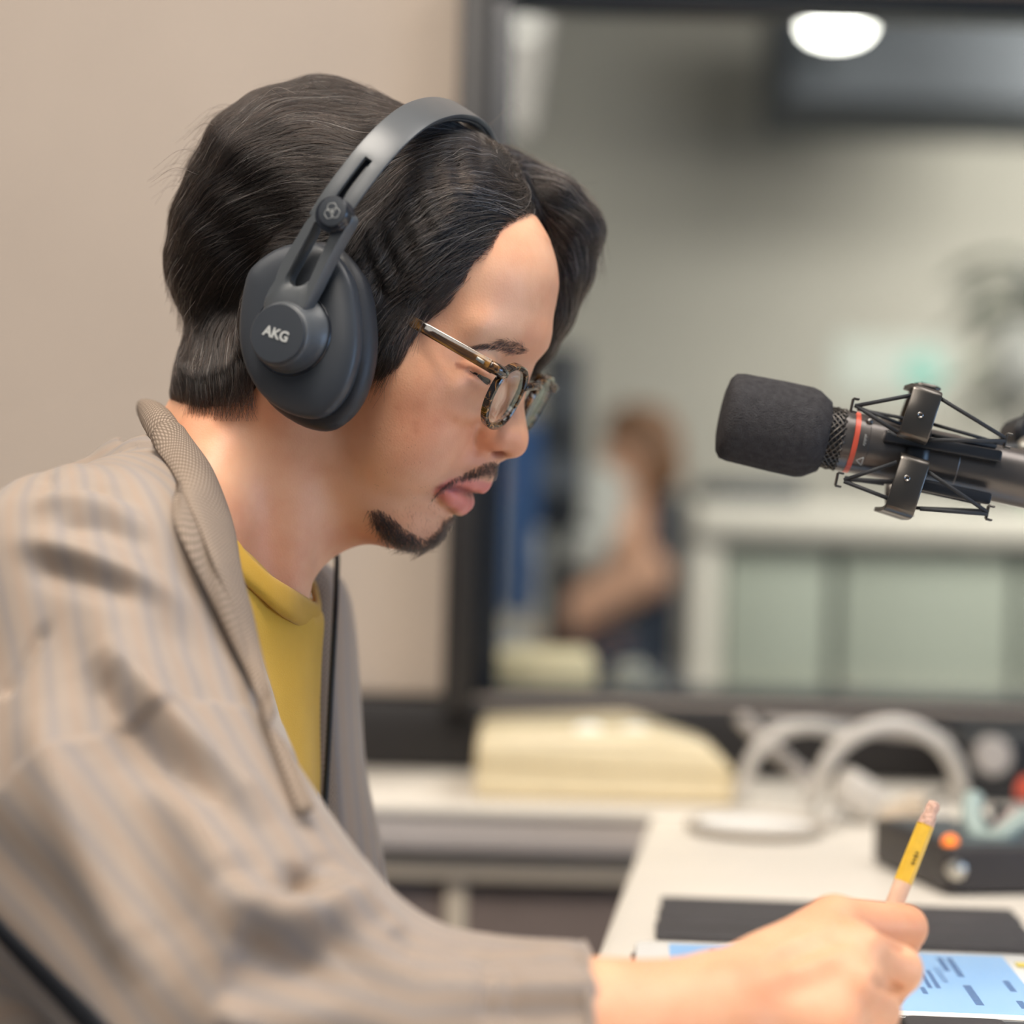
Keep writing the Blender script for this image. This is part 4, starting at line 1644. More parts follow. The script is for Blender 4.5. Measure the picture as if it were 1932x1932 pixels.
# headband: swept over the crown, with the adjusting slot cut through it
arc_ru = [(113.5, 24), (113, 36), (110.5, 48), (104, 64), (92, 79), (74, 91), (48, 100), (20, 105), (0, 106)]
arc = np.array(arc_ru + [(-r, u) for r, u in arc_ru[-2::-1]], float)
A2 = resample(arc, 121)
cols = [-8.6, -8.2, -6.5, -1.9, 1.9, 6.5, 8.2, 8.6]
bm = bmesh.new()
tanv = np.gradient(A2, axis=0)
tanv /= np.linalg.norm(tanv, axis=1)[:, None]
nor = np.stack([tanv[:, 1], -tanv[:, 0]], 1)
ctr = np.array([0, 40.])
sg = np.sign(((A2 - ctr) * nor).sum(1))
nor *= sg[:, None]
Lc = np.concatenate([[0], np.cumsum(np.linalg.norm(np.diff(A2, axis=0), axis=1))])
tot = Lc[-1]
grid = []
for i in range(len(A2)):
    row = []
    f0 = -7.0 + 3.5 * min(1, abs(A2[i, 0]) / 110) ** 2
    for c in cols:
        crown = -0.5 * (abs(c) / 8.6) ** 4
        r_, u_ = A2[i] + nor[i] * (2.0 + crown)
        row.append(bm.verts.new(HW(f0 + c, r_, u_)))
    grid.append(row)
for i in range(len(A2) - 1):
    s = min(Lc[i], tot - Lc[i])
    for j in range(len(cols) - 1):
        if j == 3 and 8 < s < 36:
            continue
        bm.faces.new((grid[i][j], grid[i + 1][j], grid[i + 1][j + 1], grid[i][j + 1]))
bmesh.ops.recalc_face_normals(bm, faces=bm.faces)
me = bpy.data.meshes.new('headband')
bm.to_mesh(me); bm.free()
me.polygons.foreach_set('use_smooth', [True] * len(me.polygons))
BAND = new_obj('headband', me, M_PLASTIC2, HPH)
md = BAND.modifiers.new('solid', 'SOLIDIFY')
md.thickness = .0026
md.offset = -1
md = BAND.modifiers.new('bev', 'BEVEL')
md.width = .0006
md.segments = 2
md.limit_method = 'ANGLE'
# inner liner of the band seen through the slot, and padding under the crown
for side in (1, -1):
    pts = [HW(-4.5, side * (r - 4.5), u) for r, u in resample(arc[:5], 14)]
    V, F = [], []
    lin = strip('slider', [p + HF * .0038 for p in pts], [p - HF * .0038 for p in pts], M_GLOSS, BAND, n=14, m=4, thick=.0016)
pad = [HW(-7, r * .97, u - 2.2) for r, u in resample(arc[5:-5], 40)]
strip('headband_pad', [p + HF * .0078 for p in pad], [p - HF * .0078 for p in pad], M_PAD, BAND, n=40, m=8, thick=.004)

# round slider knob with its three-loop emblem
kn_c = CPX(627, 404, 43)
kn_f = CPX(627, 399, 47.5)
for side in (1, -1):
    kb = loft('slider_knob', [circle(kn_c, 8.7, 37), circle(kn_c, 8.7, 43.0), circle(kn_c, 8.4, 43.8), circle(kn_f, 7.5, 44.2), circle(kn_f, 7.4, 46.9), circle(kn_f, 7.1, 47.4), circle(kn_f, 5, 47.5)], M_GLOSS, HPH, side)
    loft('knob_face', [circle(kn_f, 6.9, 46.8), circle(kn_f, 6.9, 47.7), circle(kn_f, 6.6, 47.8)], M_PLASTIC, kb, side)
    rot = math.radians(38)
    for k in range(3):
        a = math.radians(90 + 120 * k) + rot
        cx, cy = kn_f[0] + 1.95 * math.cos(a), kn_f[1] + 1.95 * math.sin(a)
        pts = []
        for q in range(40):
            t = 2 * math.pi * q / 40
            rr = 2.25 * (1 - .22 * math.exp(-((((t - a + math.pi) % (2 * math.pi)) - math.pi) / .35) ** 2))
            pts.append(CWD(cx + rr * math.cos(t), cy + rr * math.sin(t), 47.85, side))
        tube('emblem_loop', pts, .00013, M_PRINT, kb, sides=6, closed=True)

# lettering on the hub cap


def lettering(text, name, origin, ax, ay, an, height, mat, parent, shear=0.0, bold=0.0, extrude=.00005, align='CENTER', space=1.0):
    c = bpy.data.curves.new(name, 'FONT')
    c.body = text
    c.align_x = align
    c.align_y = 'CENTER'
    c.size = 1.0
    c.offset = bold
    c.shear = shear
    c.space_character = space
    tmp = bpy.data.objects.new(name + '_tmp', c)
    COL.objects.link(tmp)
    dg = bpy.context.evaluated_depsgraph_get()
    dg.update()
    m_ = bpy.data.meshes.new_from_object(tmp.evaluated_get(dg))
    bpy.data.objects.remove(tmp)
    bpy.data.curves.remove(c)
    k = height / .72
    ax, ay, an = map(lambda q: np.asarray(q, float), (ax, ay, an))
    co = np.empty(len(m_.vertices) * 3)
    m_.vertices.foreach_get('co', co)
    co = co.reshape(-1, 3)
    W = np.asarray(origin) + co[:, :1] * k * ax + co[:, 1:2] * k * ay + an * extrude
    m_.vertices.foreach_set('co', W.astype(np.float32).ravel())
    m_.update()
    m_.materials.clear()
    return new_obj(name, m_, mat, parent)


la = CWD(*CPX(496, 622, 46.5), 46.5)
lb = CWD(*CPX(546, 639, 46.5), 46.5)
lx = (lb - la) / np.linalg.norm(lb - la)
ly = np.cross(CN, lx)
if ly[2] < 0:
    ly = -ly
cup_near = [o for o in HPH.children if o.name.startswith('ear_cup')][0]
lettering('AKG', 'brand_lettering', (la + lb) / 2 + CN * .0001, lx, ly, CN, .0048, M_PRINT, cup_near, bold=.034, space=.98)

# cord from the far cup
cord = [HW(8, -92, -52), P(640, 1000, 1.185), P(636, 1060, 1.175), P(633, 1150, 1.15), P(625, 1300, 1.135), P(619, 1420, 1.13), P(611, 1560, 1.125), P(603, 1700, 1.12), P(600, 1850, 1.10), P(640, 2000, 1.06)]
tube('cord', catmull(cord, 60), .0016, M_RUBBER, HPH, sides=10)

# ------------------------------------------------------------------ glasses
def tortoise(streak=False):
    m = NT('tortoiseshell_acetate')
    mp = m.n('ShaderNodeMapping')
    mp.inputs['Scale'].default_value = (1.0, 2.2, 1.0)
    mp.inputs['Rotation'].default_value = (0.3, .6, .9)
    m.l(m.coord(), mp.inputs['Vector'])
    n = m.noise(150, 3, .6, mp.outputs[0])
    n.inputs['Distortion'].default_value = 1.2
    if streak:
        mp.inputs['Scale'].default_value = (42, 330, 100)
        mp.inputs['Rotation'].default_value = (0, 0, .06)
        m.l(m.attr('along', 'Vector'), mp.inputs['Vector'])
        n.inputs['Scale'].default_value = 1.0
        n.inputs['Distortion'].default_value = .6
        stops = [(0.36, srgb(30, 20, 14)), (0.47, srgb(74, 48, 22)), (0.56, srgb(140, 98, 40)), (0.68, srgb(176, 132, 66))]
    else:
        stops = [(0.44, srgb(22, 16, 13)), (0.54, srgb(54, 36, 22)), (0.62, srgb(140, 98, 52)), (0.70, srgb(196, 148, 92))]
    m.color(m.ramp(n.outputs['Fac'], stops))
    m.set(Roughness=.14)
    m.b.inputs['Specular IOR Level'].default_value = .6
    m.b.inputs['Coat Weight'].default_value = .3
    return m.m


def glass_mat(name, tint=(1, 1, 1, 1), fac=0.05):
    m = NT(name)
    t = m.n('ShaderNodeBsdfTransparent')
    t.inputs[0].default_value = tint
    g = m.n('ShaderNodeBsdfGlossy')
    g.inputs['Roughness'].default_value = 0.02
    lw = m.n('ShaderNodeLayerWeight')
    lw.inputs[0].default_value = .5
    fac = m.math('ADD', m.math('MULTIPLY', m.math('POWER', lw.outputs['Facing'], 5.0), .9), .035)
    mx = m.n('ShaderNodeMixShader')
    m.l(fac, mx.inputs[0])
    m.l(t.outputs[0], mx.inputs[1])
    m.l(g.outputs[0], mx.inputs[2])
    m.l(mx.outputs[0], m.out.inputs['Surface'])
    return m.m


M_TORT = tortoise()
M_TORT2 = tortoise(True)
M_LENS = glass_mat('lens_glass', (.97, .985, .975, 1))
M_METAL = simple('brushed_steel', srgb(200, 196, 186), .3, metal=1.0, var=.03)
GL = empty('eyeglasses')
tag(GL, 'tortoiseshell eyeglasses with round lenses worn by the writing man', 'glasses')


def lens_pt(s, x, y):
    """point of a lens rim: x outward from the nose, y up, in mm from lens centre"""
    r = 35.8 + x
    f = 98.0 - .0012 * (r - 8) ** 2 - .10 * y
    return HW(f, s * r, -2.0 + y)


def lens_outline(n=72, k=1.0):
    out = []
    for i in range(n):
        t = 2 * math.pi * i / n
        c, s_ = math.cos(t), math.sin(t)
        e = 2.35
        x = 22.0 * math.copysign(abs(c) ** (2 / e), c) * k
        y = 15.9 * math.copysign(abs(s_) ** (2 / e), s_) * k
        x += 1.6 * (y / 20) * (1 if x > 0 else .3)
        out.append((x, y))
    return out


for s in (1, -1):
    ol = lens_outline()
    rim_pts = [lens_pt(s, x, y) for x, y in ol]
    # rim with a squarish section
    n = len(rim_pts)
    V, F = [], []
    sec = [(-1.0, -2.0), (-1.0, 1.3), (-.5, 1.8), (.9, 1.8), (1.5, 1.2), (1.5, -2.0)]
    C0 = lens_pt(s, 0, 0)
    for i in range(n):
        p = np.array(rim_pts[i])
        rad = p - C0
        rad -= HF * (rad @ HF)
        rad /= np.linalg.norm(rad)
        for a, b in sec:
            V.append(p + rad * a * .001 + HF * b * .001)
    m_ = len(sec)
    for i in range(n):
        j = (i + 1) % n
        for k in range(m_):
            l = (k + 1) % m_
            F.append((i * m_ + k, i * m_ + l, j * m_ + l, j * m_ + k))
    me = mesh_from(V, F, 'rim')
    bm = bmesh.new(); bm.from_mesh(me); bmesh.ops.recalc_face_normals(bm, faces=bm.faces); bm.to_mesh(me); bm.free()
    me.set_sharp_from_angle(angle=math.radians(38))
    rim = new_obj('rim', me, M_TORT, GL)
    # lens: shallow bowl with two faces
    V, F = [], []
    ks = [1.0, .75, .5, .25]
    for face in (0, 1):
        for k in ks:
            for x, y in lens_outline(72, k * .955):
                V.append(lens_pt(s, x, y) + HF * (.0014 * (1 - k * k) + (.0010 if face == 0 else -.0004)))
        V.append(lens_pt(s, 0, 0) + HF * (.0014 + (.0010 if face == 0 else -.0004)))
    half = 4 * 72 + 1
    for face in (0, 1):
        o = face * half
        for r_ in range(3):
            for k in range(72):
                l = (k + 1) % 72
                F.append((o + r_ * 72 + k, o + r_ * 72 + l, o + (r_ + 1) * 72 + l, o + (r_ + 1) * 72 + k))
        for k in range(72):
            F.append((o + 216 + k, o + 216 + (k + 1) % 72, o + 288))
    for k in range(72):
        l = (k + 1) % 72
        F.append((k, half + k, half + l, l))
    me = mesh_from(V, F, 'lens')
    bm = bmesh.new(); bm.from_mesh(me); bmesh.ops.recalc_face_normals(bm, faces=bm.faces); bm.to_mesh(me); bm.free()
    new_obj('lens', me, M_LENS, GL)
    # end piece, temple, plaque
    tp = [HW(94.6, s * 57.5, 8.6), HW(94.6, s * 62.5, 9.0), HW(93.0, s * 66.5, 9.0), HW(89, s * 68.4, 8.8)]
    V, F = tube_arrays(catmull(tp, 14), np.linspace(.0030, .0030, 14), 8)
    new_obj('end_piece', mesh_from(V, F, 'end_piece'), M_TORT, GL)
    path = resample([HW(91.5, s * 67.6, 8.8), HW(70, s * 68.2, 7.5), HW(50, s * 67.6, 6.2), HW(28, s * 68.4, 5.0), HW(2, s * 72, 3.0), HW(-16, s * 74, -12)], 40)
    V, F = [], []
    wid = np.linspace(2.9, 1.9, 40)
    for i, p in enumerate(path):
        for a, b in ((-1, -.95), (-1, .95), (-.55, 1.05), (.55, 1.05), (1, .8), (1, -.8), (.55, -1.05), (-.55, -1.05)):
            V.append(p + HU * (b * wid[i] * .001) + HR * s * a * .0012)
    for i in range(39):
        for k in range(8):
            l = (k + 1) % 8
            F.append((i * 8 + k, i * 8 + l, i * 8 + 8 + l, i * 8 + 8 + k))
    F.append(tuple(range(8))); F.append(tuple(39 * 8 + k for k in range(8)))
    me = mesh_from(V, F, 'temple')
    bm = bmesh.new(); bm.from_mesh(me); bmesh.ops.recalc_face_normals(bm, faces=bm.faces); bm.to_mesh(me); bm.free()
    me.set_sharp_from_angle(angle=math.radians(40))
    al = me.attributes.new('along', 'FLOAT_VECTOR', 'POINT')
    al.data.foreach_set('vector', np.array([(i * .0025, b * .003, s * .01) for i in range(40) for b in (-1, 1, .7, .7, .3, -.3, -.7, -.7)], np.float32).ravel())
    tmpl = new_obj('temple', me, M_TORT2, GL)
    q = HW(84.5, s * 70.2, 8.5)
    R3 = Matrix((HF, HU, HR * s)).transposed()
    box('rivet_plaque', q, (.0046, .0017, .0006), M_METAL, tmpl, R3, .0002, 2)
    q = lens_pt(s, 20.0, 11.5) + HF * .0019
    box('rivet_plaque', q, (.0006, .0028, .0016), M_METAL, rim, Matrix((HF, HR, HU)).transposed(), .0002, 2)
    # nose pad
    bm = bmesh.new()
    bmesh.ops.create_uvsphere(bm, u_segments=14, v_segments=10, radius=1)
    bmesh.ops.transform(bm, matrix=Matrix.Translation(Vector(HW(95.0, s * 10.5, -3))) @ Matrix((HF, HR, HU)).transposed().to_4x4() @ Matrix.Diagonal((.0035, .0018, .006, 1)), verts=bm.verts)
    finish(bm, 'nose_pad', M_LENS, GL)
br = [HW(97.6, 14.5, 5.5), HW(99.6, 8, 8.0), HW(100.4, 0, 9.0), HW(99.6, -8, 8.0), HW(97.6, -14.5, 5.5)]
V, F = tube_arrays(catmull(br, 24), .0021, 10)
new_obj('bridge', mesh_from(V, F, 'bridge'), M_TORT, GL)
# eyeballs in the slits of the lids
M_EYE = NT('eye')
M_EYE.set(Base_Color=srgb(60, 50, 50), Roughness=.22)
ne = M_EYE.noise(60, 2)
M_EYE.color(M_EYE.ramp(ne.outputs['Fac'], [(0.3, srgb(10, 7, 7)), (0.7, srgb(26, 19, 17))]))
for s in (1, -1):
    bm = bmesh.new()
    bmesh.ops.create_uvsphere(bm, u_segments=28, v_segments=20, radius=.0124)
    bmesh.ops.translate(bm, vec=Vector(HW(73.5, s * 31.5, .5)), verts=bm.verts)
    eo = finish(bm, 'eye', M_EYE.m, PERSON)
tick('headphones')

# ------------------------------------------------------------------ hair
def hair_mat(name, mel_lo, mel_hi, rough=.32, grey=0.0):
    m = NT(name)
    h = m.n('ShaderNodeBsdfHairPrincipled')
    h.parametrization = 'COLOR'
    h.inputs['IOR'].default_value = 1.40
    h.inputs['Roughness'].default_value = rough
    h.inputs['Radial Roughness'].default_value = .4
    t = m.attr('tone')
    stops = [(0.0, mel_lo + (1,)), (1.0, mel_hi + (1,))]
    if grey > 0:
        stops = [(0.0, mel_lo + (1,)), (1 - grey, mel_hi + (1,)), (1 - grey + .005, (.10, .08, .07, 1)), (1.0, (.42, .37, .33, 1))]
    r = m.ramp(t, stops)
    m.l(r, h.inputs['Color'])
    m.l(h.outputs[0], m.out.inputs['Surface'])
    return m.m


def hair_cap_mat():
    m = NT('dark_hair_mass')
    m.color(m.ramp(m.noise(220, 3).outputs['Fac'], [(0.35, srgb(14, 12, 13)), (0.7, srgb(30, 26, 25))]))
    m.set(Roughness=.55)
    m.b.inputs['Specular IOR Level'].default_value = .3
    m.bump(m.noise(500, 3).outputs['Fac'], .5, .002)
    return m.m


M_HAIR = hair_mat('dark_hair_strands', (.005, .0045, .0045), (.026, .018, .014), grey=.11)
M_BEARD = hair_mat('beard_strands', (.008, .007, .007), (.02, .016, .015))
M_CAP = hair_cap_mat()

HPOLY = np.array([(-20, 135), (30, 130), (51, 86), (53, 77), (52, 67), (54, 57), (53, 44), (54, 34), (54, 22), (51, 13), (49, 6), (50, 2), (51, -7), (52, -15), (50, -22), (44, -30),
                  (28, -26), (14, -24), (4, -40), (-3, -66), (-10, -78), (-25, -90), (-50, -99), (-62, -92), (-72, -80), (-140, -80), (-150, 135)], float)


def poly_sd(q, poly):
    """signed distance to a polygon, negative inside"""
    d = np.full(len(q), 1e9)
    s = np.ones(len(q))
    n = len(poly)
    j = n - 1
    for i in range(n):
        e = poly[j] - poly[i]
        w = q - poly[i]
        b = w - e * np.clip((w @ e) / (e @ e), 0, 1)[:, None]
        d = np.minimum(d, (b * b).sum(1))
        c1 = q[:, 1] >= poly[i][1]
        c2 = q[:, 1] < poly[j][1]
        c3 = e[0] * w[:, 1] > e[1] * w[:, 0]
        flip = (c1 & c2 & c3) | (~c1 & ~c2 & ~c3)
        s = np.where(flip, -s, s)
        j = i
    return s * np.sqrt(d)


SK = SDF()
SK.ops = [op for op in S.ops[:60] if True]
LOCK = [(15, -26, 90), (46, -38, 92), (62, -45, 86), (70, -49, 66), (75, -54, 42), (77, -56, 24), (78, -54, 10), (77, -51, 1)]
LRAD = [13, 14, 14, 12, 9.5, 7, 4.5, 2.0]


def hair_sdf(X, block=None):
    d = SK(X, block)
    h = to_head(X)
    ins = -poly_sd(h[:, [0, 2]], HPOLY) - 1.4
    f, r, u = h[:, 0], h[:, 1], h[:, 2]
    sm = lambda a, b, x: (lambda t: t * t * (3 - 2 * t))(np.clip((x - a) / (b - a), 0, 1))
    t = 9.5 + 13 * sm(-35, -95, f) * sm(-75, -30, u) + 3.0 * sm(20, -40, f) * sm(40, 80, u)
    t = t + 2.0 * sm(-60, -85, u)
    t = t - 8.5 * sm(35, 75, u) * sm(-8, -34, f)
    t = t - 4.5 * np.exp(-((f + 7) / 11) ** 2) * (u > 0)                 # pressed flat under the headband
    t = t + np.where(r > 0, 3.0, 1.5) * np.exp(-((f - 38) / 20) ** 2) * sm(0, 40, u)
    # shallow locks
    t = t + .8 * np.sin(u * .23 + f * .07 + 2 * np.sin(f * .045)) * sm(-5, -40, f) + .9 * np.sin((u * .5 + f * .42) + np.sin(f * .1)) * sm(0, 20, f)
    # the part
    t = t - 5.0 * np.exp(-((r + 3) / 2.6) ** 2) * sm(-2, 8, f) * (u > 30)
    t = t + 3.0 * np.exp(-((f - 36) / 12) ** 2) * sm(30, 10, u)
    t = np.minimum(t, .5 + .65 * np.clip(ins, 0, 99))
    dd = np.maximum(d * 1000 - t, -ins * .8)
    q = (h - np.array([-60, 0, 0.])) / np.array([52, 68, 66.])
    k0 = np.linalg.norm(q, axis=1)
    k1 = np.linalg.norm(q / np.array([52, 68, 66.]), axis=1) + 1e-9
    e = np.maximum(k0 * (k0 - 1) / k1 - .8 * np.sin(u * .25 + f * .08 + np.sin(r * .06)), -ins * .8)
    g = np.maximum(10 - np.abs(dd - e), 0) / 10
    dd = np.minimum(dd, e) - g * g * g * 10 / 6
    for i in range(len(LOCK) - 1):
        a, b = np.array(LOCK[i], float), np.array(LOCK[i + 1], float)
        ba = b - a
        tt = np.clip((h - a) @ ba / (ba @ ba), 0, 1)
        q = h - a - tt[:, None] * ba
        q[:, 1] *= .62
        e = np.linalg.norm(q, axis=1) - (LRAD[i] + (LRAD[i + 1] - LRAD[i]) * tt)
        k = 6.0
        g = np.maximum(k - np.abs(dd - e), 0) / k
        dd = np.minimum(dd, e) - g * g * g * k / 6
    return dd * .001


lo = HO - .17
hi = HO + .17
CV, CFc = surface_nets(hair_sdf, lo, hi, .0022, levels=3, slack=1.8)
CV = smooth_v(CV, CFc, 1, .5)
HAIR = new_obj('hair', mesh_from(CV, CFc, 'hair'), M_CAP, PERSON)
tag(HAIR, 'collar-length dark hair with grey strands, parted in the middle')
hbvh = bvh_of(CV, CFc)
tick('hair cap %d' % len(CV))

FLOW = [
    [(985, 410), (930, 400), (860, 410), (790, 450), (730, 510)], [(995, 425), (940, 450), (880, 480), (810, 530), (740, 590), (700, 625)],
    [(960, 360), (890, 340), (820, 350), (760, 390), (715, 450)], [(920, 290), (860, 290), (800, 310), (750, 350)],
    [(900, 490), (860, 530), (800, 580), (740, 640), (715, 700)], [(860, 540), (800, 600), (755, 660), (720, 715)], [(730, 600), (727, 650), (715, 710)],
    [(960, 440), (900, 470), (840, 510), (780, 560), (730, 610)],
    [(730, 200), (650, 180), (560, 185), (480, 220), (410, 280)], [(700, 270), (620, 250), (530, 265), (440, 320), (370, 390), (335, 470)],
    [(650, 340), (570, 330), (480, 360), (400, 410), (345, 480), (325, 530)], [(600, 400), (520, 410), (440, 440), (380, 490), (350, 550)],
    [(560, 430), (490, 460), (430, 510), (390, 580), (370, 650)], [(460, 520), (420, 580), (400, 660), (390, 740)],
    [(345, 560), (362, 620), (375, 690), (370, 760)], [(440, 600), (430, 680), (430, 760)],
    [(930, 260), (990, 290), (1050, 330), (1100, 370), (1120, 420), (1115, 490), (1090, 570), (1050, 640)],
    [(1010, 385), (1040, 385), (1080, 410), (1100, 460), (1095, 530), (1065, 600), (1035, 660)],
    [(1015, 415), (1045, 440), (1065, 490), (1065, 560), (1045, 630)], [(950, 300), (1010, 320), (1060, 350), (1100, 400)], [(1000, 350), (1040, 355), (1085, 385)],
]
fp, fv = [], []
for k, px in enumerate(FLOW):
    pl = [h for h in (hit(hbvh, u, v) for u, v in catmull(px, 10)) if h is not None]
    if len(pl) < 3:
        continue
    pl = to_head(np.array(pl))
    tv = np.gradient(pl, axis=0)
    tv /= np.linalg.norm(tv, axis=1)[:, None] + 1e-9
    fp.append(pl); fv.append(tv)
    if k < 16 and not (k < 8):
        fp.append(pl * [1, -1, 1]); fv.append(tv * [1, -1, 1])
# far side beyond what is seen: sweep back and down
for r0 in (-60, -72):
    for f0, u0 in ((40, 40), (10, 50), (30, 0), (0, 20)):
        fp.append(np.array([[f0, r0, u0], [f0 - 15, r0 - 3, u0 - 18.]])); fv.append(np.array([[-.6, -.1, -.75], [-.4, 0, -.9]]))
fp = np.vstack(fp); fv = np.vstack(fv)


fside = fp[:, 1] + 3 > 0
fpp = (fp * fp).sum(1)


def flow(h):
    out = np.empty_like(h)
    for a in range(0, len(h), 4000):
        x = h[a:a + 4000]
        d2 = np.maximum((x * x).sum(1)[:, None] + fpp[None] - 2 * x @ fp.T, 0) + 30.0
        w_ = 1 / (d2 * d2)
        side = ((x[:, 1] + 3 > 0)[:, None] == fside[None]) | (x[:, 0] < -12)[:, None]
        w_ = np.where(side, w_, .02 * w_)
        v = w_ @ fv
        out[a:a + 4000] = v / (np.linalg.norm(v, axis=1)[:, None] + 1e-9)
    return out


cn = vnormals(CV, CFc)
ch = to_head(CV)
area = np.ones(len(CV))
# roots where hair grows, denser on the side one sees
wgt = np.where(ch[:, 1] > -30, 1.0, .35) * np.where((ch[:, 0] > 20) & (ch[:, 1] < 0) & (ch[:, 2] > 5), 2.2, 1.0)
cam_side = ((CAM - CV) * cn).sum(1) / np.linalg.norm(CAM - CV, axis=1)
wgt *= np.where(cam_side > -.35, 1.0, .35)
NS = 23000
idx = rng.choice(len(CV), NS, p=wgt / wgt.sum())
K = 12
pos = ch[idx] + rng.normal(0, .8, (NS, 3))
step = rng.uniform(2.6, 6.0, NS)
path = np.zeros((NS, K, 3))
nrmp = np.zeros((NS, K, 3))
clump = np.sin(pos[:, 2] * .35 + pos[:, 0] * .11) * .12
dirn = flow(pos)
jit = rng.normal(0, .10, (NS, 3))
for k in range(K):
    W_ = from_head(pos)
    for i in range(NS):
        c_, n_, _i, _d = hbvh.find_nearest(Vector(W_[i]))
        W_[i] = c_
        nrmp[i, k] = n_
    pos = to_head(W_)
    path[:, k] = pos
    v = flow(pos) + jit + .10 * np.sin(pos[:, [2, 0, 1]] * .22 + k * .3)
    v[:, 2] += clump
    nh = np.stack([nrmp[:, k] @ HF, nrmp[:, k] @ HR, nrmp[:, k] @ HU], 1)
    v -= nh * (v * nh).sum(1)[:, None]
    v /= np.linalg.norm(v, axis=1)[:, None] + 1e-9
    dirn = .55 * dirn + .45 * v
    pos = pos + dirn * step[:, None]
t = np.linspace(0, 1, K)
lift = (rng.uniform(.2, 1.8, NS)[:, None] * np.sin(np.pi * (.15 + .8 * t))[None] + (rng.random(NS) < .06)[:, None] * rng.uniform(0, 3.5, NS)[:, None] * t[None] ** 2)
wav = np.sin(t[None] * rng.uniform(3, 9, NS)[:, None] + rng.uniform(0, 6, NS)[:, None]) * rng.uniform(0, .9, NS)[:, None]
strands = from_head(path.reshape(-1, 3)).reshape(NS, K, 3) + nrmp * (lift + .25 * wav)[:, :, None] * .001
tang = np.gradient(strands, axis=1)
bin_ = np.cross(nrmp, tang)
bin_ /= np.linalg.norm(bin_, axis=2)[:, :, None] + 1e-9
strands = strands + bin_ * (wav * .001)[:, :, None]
rad = np.full((NS, K), .000095) * (1 - .55 * t[None] ** 3) * rng.uniform(.7, 1.3, NS)[:, None]
tn = rng.random(NS) * .88
grey = rng.random(NS) < np.where((path[:, 0, 0] > 0) & (path[:, 0, 2] > 30), .10, .055)
tn[grey] = rng.uniform(.9, 1.0, grey.sum())
rad[grey] *= 1.35
HS = hair_curves('hair_strands', strands, rad, M_HAIR, HAIR, tn)
HS['kind'] = 'stuff'
# drop strands that stray over the face
tick('strands')

# wisps at the hairline, ends over the neck and sideburn, fly-aways
W = []


def px_strand(pts, depth_f, n=K):
    return catmull([P(u, v, depth_f(u, v)) for u, v in pts], n)


def hd(u, v):
    h = hit(hbvh, u, v)
    if h is not None:
        return h[1]
    h = hit(body_bvh, u, v)
    return h[1] if h is not None else 1.08


for _ in range(520):      # sideburn and temple ends
    k = rng.random()
    u = 715 + 110 * k + rng.normal(0, 9)
    v = 705 - 130 * k + rng.normal(0, 12)
    L = rng.uniform(25, 70)
    a = math.radians(rng.normal(112 - 0 * k + 18 * k, 9))
    p0 = (u + 20 * k + 8, v - 42)
    p1 = (u, v)
    p2 = (u + L * math.cos(a), v + L * .8 * math.sin(a))
    d = hd(*p1) - .002
    d2 = min(hd(*p2), 1.12) - .0015
    W.append(catmull([P(*p0, hd(*p0) - .001), P(*p1, d), P(*p2, d2)], K))
tdep = HW(50, 71.5, 6.2)[1]
for _ in range(170):      # locks falling over the temple of the glasses
    u, v = rng.uniform(752, 812), rng.uniform(548, 600)
    L = rng.uniform(45, 95)
    a = math.radians(rng.normal(124, 9))
    p1 = (u + L * .5 * math.cos(a), v + L * .5 * math.sin(a) - 3)
    p2 = (u + L * math.cos(a), v + L * math.sin(a))
    W.append(catmull([P(u, v, hd(u, v) - .0005), P(*p1, min(hd(*p1), tdep) - .001), P(*p2, min(hd(*p2), tdep) - .0012)], K))
for _ in range(900):      # nape
    u = rng.uniform(352, 478)
    v = rng.uniform(700, 765)
    L = rng.uniform(25, 60)
    a = math.radians(rng.normal(88, 12))
    p2 = (u + L * math.cos(a), min(v + L * math.sin(a), 795))
    d0 = hd(u, v - 30)
    W.append(catmull([P(u - 2, v - 30, d0 - .001), P(u, v, d0 - .002), P(*p2, d0 + .002)], K))
for _ in range(260):      # back outline
    k = rng.random()
    u, v = catmull([(322, 430), (318, 520), (335, 575), (352, 640), (356, 700)], 50)[int(k * 49)]
    L = rng.uniform(20, 55)
    a = math.radians(rng.normal(105 - 25 * k, 14))
    d0 = 1.10 + rng.normal(0, .012)
    W.append(catmull([P(u + 26, v - 30, d0), P(u + 6, v, d0), P(u + L * .5 * math.cos(a), v + L * math.sin(a), d0)], K))
for _ in range(1000):      # temple line, fine hairs combed back
    k = rng.random()
    u, v = catmull([(996, 428), (966, 442), (937, 471), (894, 500), (872, 536), (843, 572), (810, 596)], 60)[int(k * 59)]
    u += rng.normal(-4, 8); v += rng.normal(-2, 8)
    L = rng.uniform(30, 70)
    a = math.radians(rng.normal(148, 10))
    p1 = (u + L * .5 * math.cos(a), v + L * .5 * math.sin(a) - 4)
    p2 = (u + L * math.cos(a), v + L * math.sin(a))
    W.append(catmull([P(u, v, hd(u, v) - .0005), P(*p1, hd(*p1) - .0015), P(*p2, hd(*p2) - .002)], K))
top_line = catmull([(360, 345), (400, 270), (450, 215), (510, 178), (580, 160), (640, 154), (700, 160), (750, 180)], 60)
for _ in range(120):      # fly-aways over the crown
    u, v = top_line[rng.integers(0, 60)]
    L = rng.uniform(40, 110)
    a = math.radians(rng.normal(168, 12))
    d0 = 1.10 + rng.normal(0, .02)
    W.append(catmull([P(u, v + 12, d0), P(u + L * .5 * math.cos(a), v + L * .5 * math.sin(a) * -1 * -.6 - rng.uniform(0, 8), d0), P(u + L * math.cos(a), v + 34 + rng.normal(0, 8), d0)], K))
